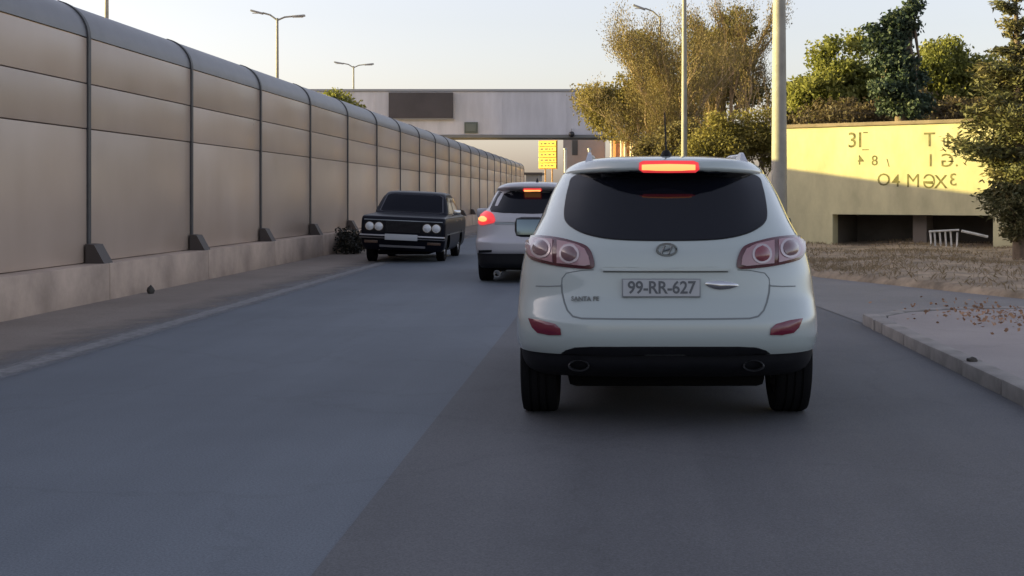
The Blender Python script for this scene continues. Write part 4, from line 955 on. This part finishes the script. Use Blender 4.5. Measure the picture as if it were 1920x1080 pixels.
# ---- white car further ahead in the left part of the lane
VX, VY = -1.31, 20.5
van = empty('white_crossover', (VX, VY, 0), 'smaller silvery white crossover ahead with both visible brake lights glowing, partly hidden by the SUV', 'car'); iV = inv_of(van)
MV = Matrix.Translation((VX, VY, 0))
rowsV = [(.478, .930, .04, 4.4, 4, .7, 3, .9), (.52, .94, .01, 4.45, 4, .7, 3, .9), (.66, .945, .0, 4.5, 4, .7, 3, .9), (.72, .943, .05, 4.5, 3.6, .75, 3, .9), (.90, .935, .085, 4.3, 3.4, .8, 3, .9), (1.02, .905, .10, 3.7, 3.3, .8, 3, .9), (1.12, .845, .14, 3.4, 3.3, .8, 3, .9), (1.20, .785, .19, 3.2, 3.3, .8, 3, .8),
         (1.35, .715, .29, 2.9, 3.3, .8, 3, .8), (1.49, .645, .39, 2.6, 3.3, .8, 3, .8), (1.52, .63, .26, 2.55, 3.6, .9, 3, .8), (1.56, .59, .22, 2.45, 3.6, .9, 3, .8), (1.60, .52, .28, 2.3, 3.3, .9, 3, .7), (1.63, .38, .5, 2.1, 3, .7, 3, .6), (1.645, .12, .95, 1.6, 2.5, .25, 2.5, .25)]
vb = car_body('body', rowsV, np.unique(np.concatenate([np.linspace(.478, 1.49, 40), np.linspace(1.505, 1.645, 18)])), MV, M_paint2, van, iV, 40, arches=[(.85, .35, .40), (3.5, .35, .40)], arch_mat=M_under)
bV = bvh_of(vb)
car_body('lower_bumper', [(.24, .86, .12, 4.3, 4, .6, 3, .8), (.30, .90, .06, 4.35, 4, .65, 3, .8), (.474, .926, .05, 4.39, 4, .7, 3, .9)], np.linspace(.24, .474, 8), MV, M_plastic, van, iV, 40, arches=[(.85, .35, .41), (3.5, .35, .41)], arch_mat=M_under)
for sx in (-1, 1):
    for wy in (.85, 3.5): wheel(van, iV, (VX + sx * .80, VY + wy, .35), .35, .23, .225)
vc = CX + VX / (VY + .2) * F
vg_ = [(936, 358.5), (928, 372), (919, 392), (921, 397), (945, 399.5), (vc, 401), (2 * vc - 945, 399.5), (2 * vc - 921, 397), (2 * vc - 919, 392), (2 * vc - 928, 372), (2 * vc - 936, 358.5), (vc, 356)]
w_ = patch('rear_window', subdiv(vg_, 3), bV, M_seal, van, iV, .004, .01, rings=5, depth_guess=21)
patch('pane', subdiv(shrink(vg_, .97), 3), bV, M_glass, w_, iV, .008, .01, rings=5, depth_guess=21)
tlv = [(897, 401), (903, 396), (915, 397), (925, 402), (928, 416), (915, 420), (902, 422), (897, 414)]
for side in (0, 1):
    fl = (lambda q: q) if side == 0 else (lambda q: mir(q, vc))
    t_ = patch('tail_lamp', catmull(fl(tlv), 4), bV, M_brake_glow, van, iV, .02, .05, dome=.02, rings=4, depth_guess=21)
    patch('brake_bulb', disc(fl([(909, 412.5)])[0][0], 412.5, 7, 4.5, 16), bV, M_brake, t_, iV, .052, .01, dome=.01, rings=3, depth_guess=21)
b3 = [(985, 353), (1018, 353), (1020, 361), (983, 361)]
dx = vc - 1001.5; b3 = [(u + dx, v) for u, v in b3]
t_ = patch('brake_light', subdiv(b3, 4), bV, M_brake_glow, van, iV, .012, .03, rings=3, depth_guess=21)
patch('light_strip', subdiv([(986 + dx, 355), (1017 + dx, 355), (1017 + dx, 359.5), (986 + dx, 359.5)], 4), bV, M_brake, t_, iV, .02, .01, rings=3, depth_guess=21)
patch('trim_strip', subdiv([(928, 416), (vc, 417), (2 * vc - 928, 416), (2 * vc - 928, 420.5), (vc, 421.5), (928, 420.5)], 4), bV, M_dchrome, van, iV, .012, .02, rings=3, depth_guess=21)
patch('number_plate', subdiv([(vc - 30, 428), (vc + 30, 428), (vc + 30, 441), (vc - 30, 441)], 4), bV, M_plate, van, iV, .012, .02, rings=3, depth_guess=21)
patch('reflector', subdiv([(898, 469), (922, 468.5), (922, 472.5), (898, 474)], 4), bV, M_plastic, van, iV, .008, .02, rings=3, depth_guess=21)
patch('reflector', subdiv(mir([(898, 469), (922, 468.5), (922, 472.5), (898, 474)], vc), 4), bV, M_plastic, van, iV, .008, .02, rings=3, depth_guess=21)
p = P(932, 513, VY + .1); MB().lathe([(.04, .3), (.045, 0), (.055, 0), (.055, .3)], p, 'y', 16).build('exhaust_tip', M_chrome, van, 50, iV)
MB().box(VX - .65, VX + .65, VY + .3, VY + 4.0, .2, .3, .03).build('underbody', M_under, van, 30, iV)
h = bV.ray_cast(Vector((VX + .05, VY + .75, 3)), Vector((0, 0, -1)))[0]
MB().add([h + Vector(q) for q in ((-.025, .12, -.02), (.025, .12, -.02), (.025, -.10, -.02), (-.025, -.10, -.02), (0, -.08, .07), (0, -.03, .075))], [(0, 1, 5), (1, 2, 4, 5), (2, 3, 4), (3, 0, 5, 4), (0, 3, 2, 1)]).build('antenna_fin', M_plastic, van, None, iV)
for s in (-1, 1):
    rr_ = side_ray(s, MV)
    for o_ in ([(1.0, 1.16), (1.95, 1.13), (1.95, 1.44), (1.2, 1.42)], [(2.03, 1.13), (2.95, 1.12), (2.5, 1.44), (2.03, 1.45)]):
        patch('side_window', subdiv(o_, 5), bV, M_glass, van, iV, .005, .008, ray=rr_, rings=4)
    mb = MB().box(-.12, .12, -.07, .07, -.08, .08, .05); c0 = Vector((VX + s * 1.04, VY + 2.65, 1.10)); mb.v = [q + c0 for q in mb.v]
    mo = mb.build('side_mirror', M_paint2, van, 50, iV)
    MB().tube([(c0.x - s * .10, c0.y + .03, c0.z - .04), (c0.x - s * .25, c0.y + .08, c0.z - .06)], .03, 8).build('mirror_arm', M_plastic, mo, 50, iV)

# ---- black sedan coming the other way
DX, DY = -4.47, 27.0
sed = empty('black_sedan', (DX, DY, 0), 'old boxy black sedan with four round headlights coming towards the camera beside the barrier', 'car'); iD = inv_of(sed)
MD = Matrix.Translation((DX, DY, 0)) @ Matrix.Rotation(math.radians(2.6), 4, 'Y') @ Matrix.Rotation(math.radians(0.6), 4, 'Z') @ Matrix.Diagonal((1.07, 1.0, 1.045, 1))
MD0 = Matrix.Translation((DX, DY, 0))
# y=0 is the nose (towards the camera), "rear" columns describe the nose end
rowsD = [(.24, .76, .10, 4.0, 8, .25, 8, .25), (.32, .81, .04, 4.08, 8, .25, 8, .25), (.45, .83, .01, 4.12, 9, .22, 9, .25), (.60, .835, .0, 4.14, 9, .22, 9, .25), (.80, .835, .0, 4.12, 9, .22, 9, .25), (.885, .828, .015, 4.09, 8, .22, 8, .25), (.918, .812, .05, 4.05, 8, .25, 8, .25), (.936, .785, .14, 3.98, 7, .3, 7, .3),
         (.958, .765, .75, 3.80, 6, .4, 6, .4), (.975, .750, 1.02, 3.45, 6, .4, 6, .4), (1.0, .745, 1.08, 3.32, 7, .3, 7, .3), (1.12, .715, 1.25, 3.18, 7, .3, 7, .3), (1.28, .665, 1.47, 3.02, 7, .3, 7, .3), (1.37, .630, 1.60, 2.92, 6, .35, 6, .35), (1.41, .60, 1.68, 2.85, 5, .4, 5, .4), (1.435, .53, 1.80, 2.7, 4, .4, 4, .4), (1.447, .35, 1.98, 2.5, 3, .3, 3, .3), (1.45, .1, 2.15, 2.3, 2.5, .08, 2.5, .08)]
zsD = np.unique(np.concatenate([np.linspace(.24, .90, 22), np.linspace(.905, 1.0, 24), np.linspace(1.02, 1.37, 18), np.linspace(1.38, 1.45, 14)]))
db = car_body('body', rowsD, zsD, MD, M_blackp, sed, iD, 30, arches=[(.72, .30, .335), (3.12, .30, .335)], arch_mat=M_under)
bD = bvh_of(db)
for sx in (-1, 1):
    for wy in (.72, 3.12): wheel(sed, iD, (DX + sx * .745, DY + wy, .295), .295, .18, .17)
MB().box(DX - .55, DX + .55, DY + .3, DY + 3.9, .16, .26, .03).build('underbody', M_under, sed, 30, iD)
def dray(u, v): return MD @ Vector((u, -3, v)), (MD.to_3x3() @ Vector((0, 1, 0)))
dp = dict(ray=dray)
ws_ = [(-.60, 1.005), (.60, 1.005), (.655, 1.02), (.585, 1.345), (.52, 1.375), (-.52, 1.375), (-.585, 1.345), (-.655, 1.02)]
w_ = patch('windscreen', subdiv(ws_, 4), bD, mat('chrome_dull', (.10, .10, .11), .35, metal=.6), sed, iD, .004, .01, rings=5, **dp)
patch('pane', subdiv(shrink(ws_, .965), 4), bD, M_glass_s, w_, iD, .008, .01, rings=5, **dp)
M_grille = mat('grille_black', (.006, .006, .008), .6, spec=.2)
gr = patch('grille', subdiv([(-.76, .60), (.76, .60), (.76, .835), (-.76, .835)], 6), bD, M_grille, sed, iD, .010, .02, rings=4, **dp)
for k in range(9):
    z = .622 + k * .024; patch('grille_bar', subdiv([(-.34, z - .004), (.34, z - .004), (.34, z + .004), (-.34, z + .004)], 4), bD, mat('grille_bar', (.02, .02, .024), .5), gr, iD, .022, .012, rings=2, **dp)
patch('grille_trim', subdiv([(-.77, .838), (.77, .838), (.77, .852), (-.77, .852)], 6), bD, M_dchrome, sed, iD, .010, .02, rings=2, **dp)
for x0 in (-.655, -.475, .475, .655):
    hl = patch('headlight', disc(x0, .715, .088, n=28), bD, M_chrome, sed, iD, .020, .04, rings=3, **dp)
    patch('lens', disc(x0, .715, .076, n=28), bD, mat('headlamp_glass', (.62, .64, .66), .15, coat=.5), hl, iD, .030, .012, dome=.03, rings=4, **dp)
def dbx(x0, x1, y0, y1, z0, z1, bv): 
    m_ = MB().box(x0, x1, y0, y1, z0, z1, bv); m_.v = [MD @ q for q in m_.v]; return m_
bmp = dbx(-.84, .84, -.10, .0, .475, .555, .02).build('bumper', mat('bumper_chrome', (.40, .40, .42), .35, metal=.9), sed, 40, iD)
dbx(-.845, .845, -.125, -.102, .495, .530, .006).build('bumper_rubber', M_plastic, bmp, 40, iD)
pl_ = dbx(-.33, .31, -.145, -.128, .455, .575, .004).build('number_plate', M_plate, sed, 30, iD)
dbx(-.45, .45, -.005, .03, .30, .345, .008).build('valance_strip', mat('valance_grey', (.12, .12, .13), .5), sed, 30, iD)
for x0 in (-.62, .62):
    dbx(x0 - .13, x0 + .13, -.004, .03, .375, .43, .008).build('indicator', mat('indicator_dim', (.12, .07, .05), .3), sed, 30, iD)
for s in (-1, 1):
    rr_ = side_ray(s, MD)
    for o_ in ([(1.18, .99), (2.12, .99), (2.12, 1.34), (1.62, 1.34)], [(2.18, .99), (3.10, .99), (2.90, 1.33), (2.18, 1.34)]):
        w_ = patch('side_window', subdiv(o_, 5), bD, mat('chrome_dull', (.3, .3, .3), .3), sed, iD, .004, .008, ray=rr_, rings=4)
        patch('pane', subdiv(shrink(o_, .93), 5), bD, M_glass, w_, iD, .008, .006, ray=rr_, rings=4)
    patch('side_trim', subdiv([(.35, .575), (3.95, .575), (3.95, .60), (.35, .60)], 6), bD, M_dchrome, sed, iD, .006, .01, ray=rr_, rings=2)
    for y0 in (1.95, 2.85): patch('door_handle', subdiv([(y0, .835), (y0 + .15, .835), (y0 + .15, .86), (y0, .86)], 4), bD, M_chrome, sed, iD, .015, .02, ray=rr_, rings=2)
    if s < 0: continue
    m_ = dbx(s * .93 - .07, s * .93 + .07, 1.18, 1.26, .99, 1.09, .02); mo = m_.build('side_mirror', M_chrome, sed, 40, iD)
    m_ = MB().tube([(s * .82, 1.25, .97), (s * .90, 1.23, 1.01)], .015, 6); m_.v = [MD @ q for q in m_.v]; m_.build('mirror_arm', M_chrome, mo, 60, iD)

# ------------------------------------------------------------------ small things
def stone(name, loc, size, label, m):
    r = random.Random(int(loc[0] * 100 + loc[1] * 10)); bm = bmesh.new(); bmesh.ops.create_icosphere(bm, subdivisions=2, radius=1)
    for v in bm.verts: v.co *= r.uniform(.78, 1.15)
    bmesh.ops.scale(bm, vec=size, verts=bm.verts); me = bpy.data.meshes.new(name); bm.to_mesh(me); bm.free(); me.materials.append(m)
    o = bpy.data.objects.new(name, me); COL.objects.link(o); o.location = loc; return tag(o, label, 'stone')
M_stone = mat('dark_stone', (.05, .045, .04), .9, noise=(8, .3))
c = P(280, 551, GY(551)); stone('stone', (c.x + .02, c.y, .05), (.05, .05, .075), 'small dark stone on the shoulder by the foot of the barrier', M_stone)
stone('stone', (2.79, 9.95, .128), (.045, .035, .025), 'small dark stone lying on the kerb', M_stone)
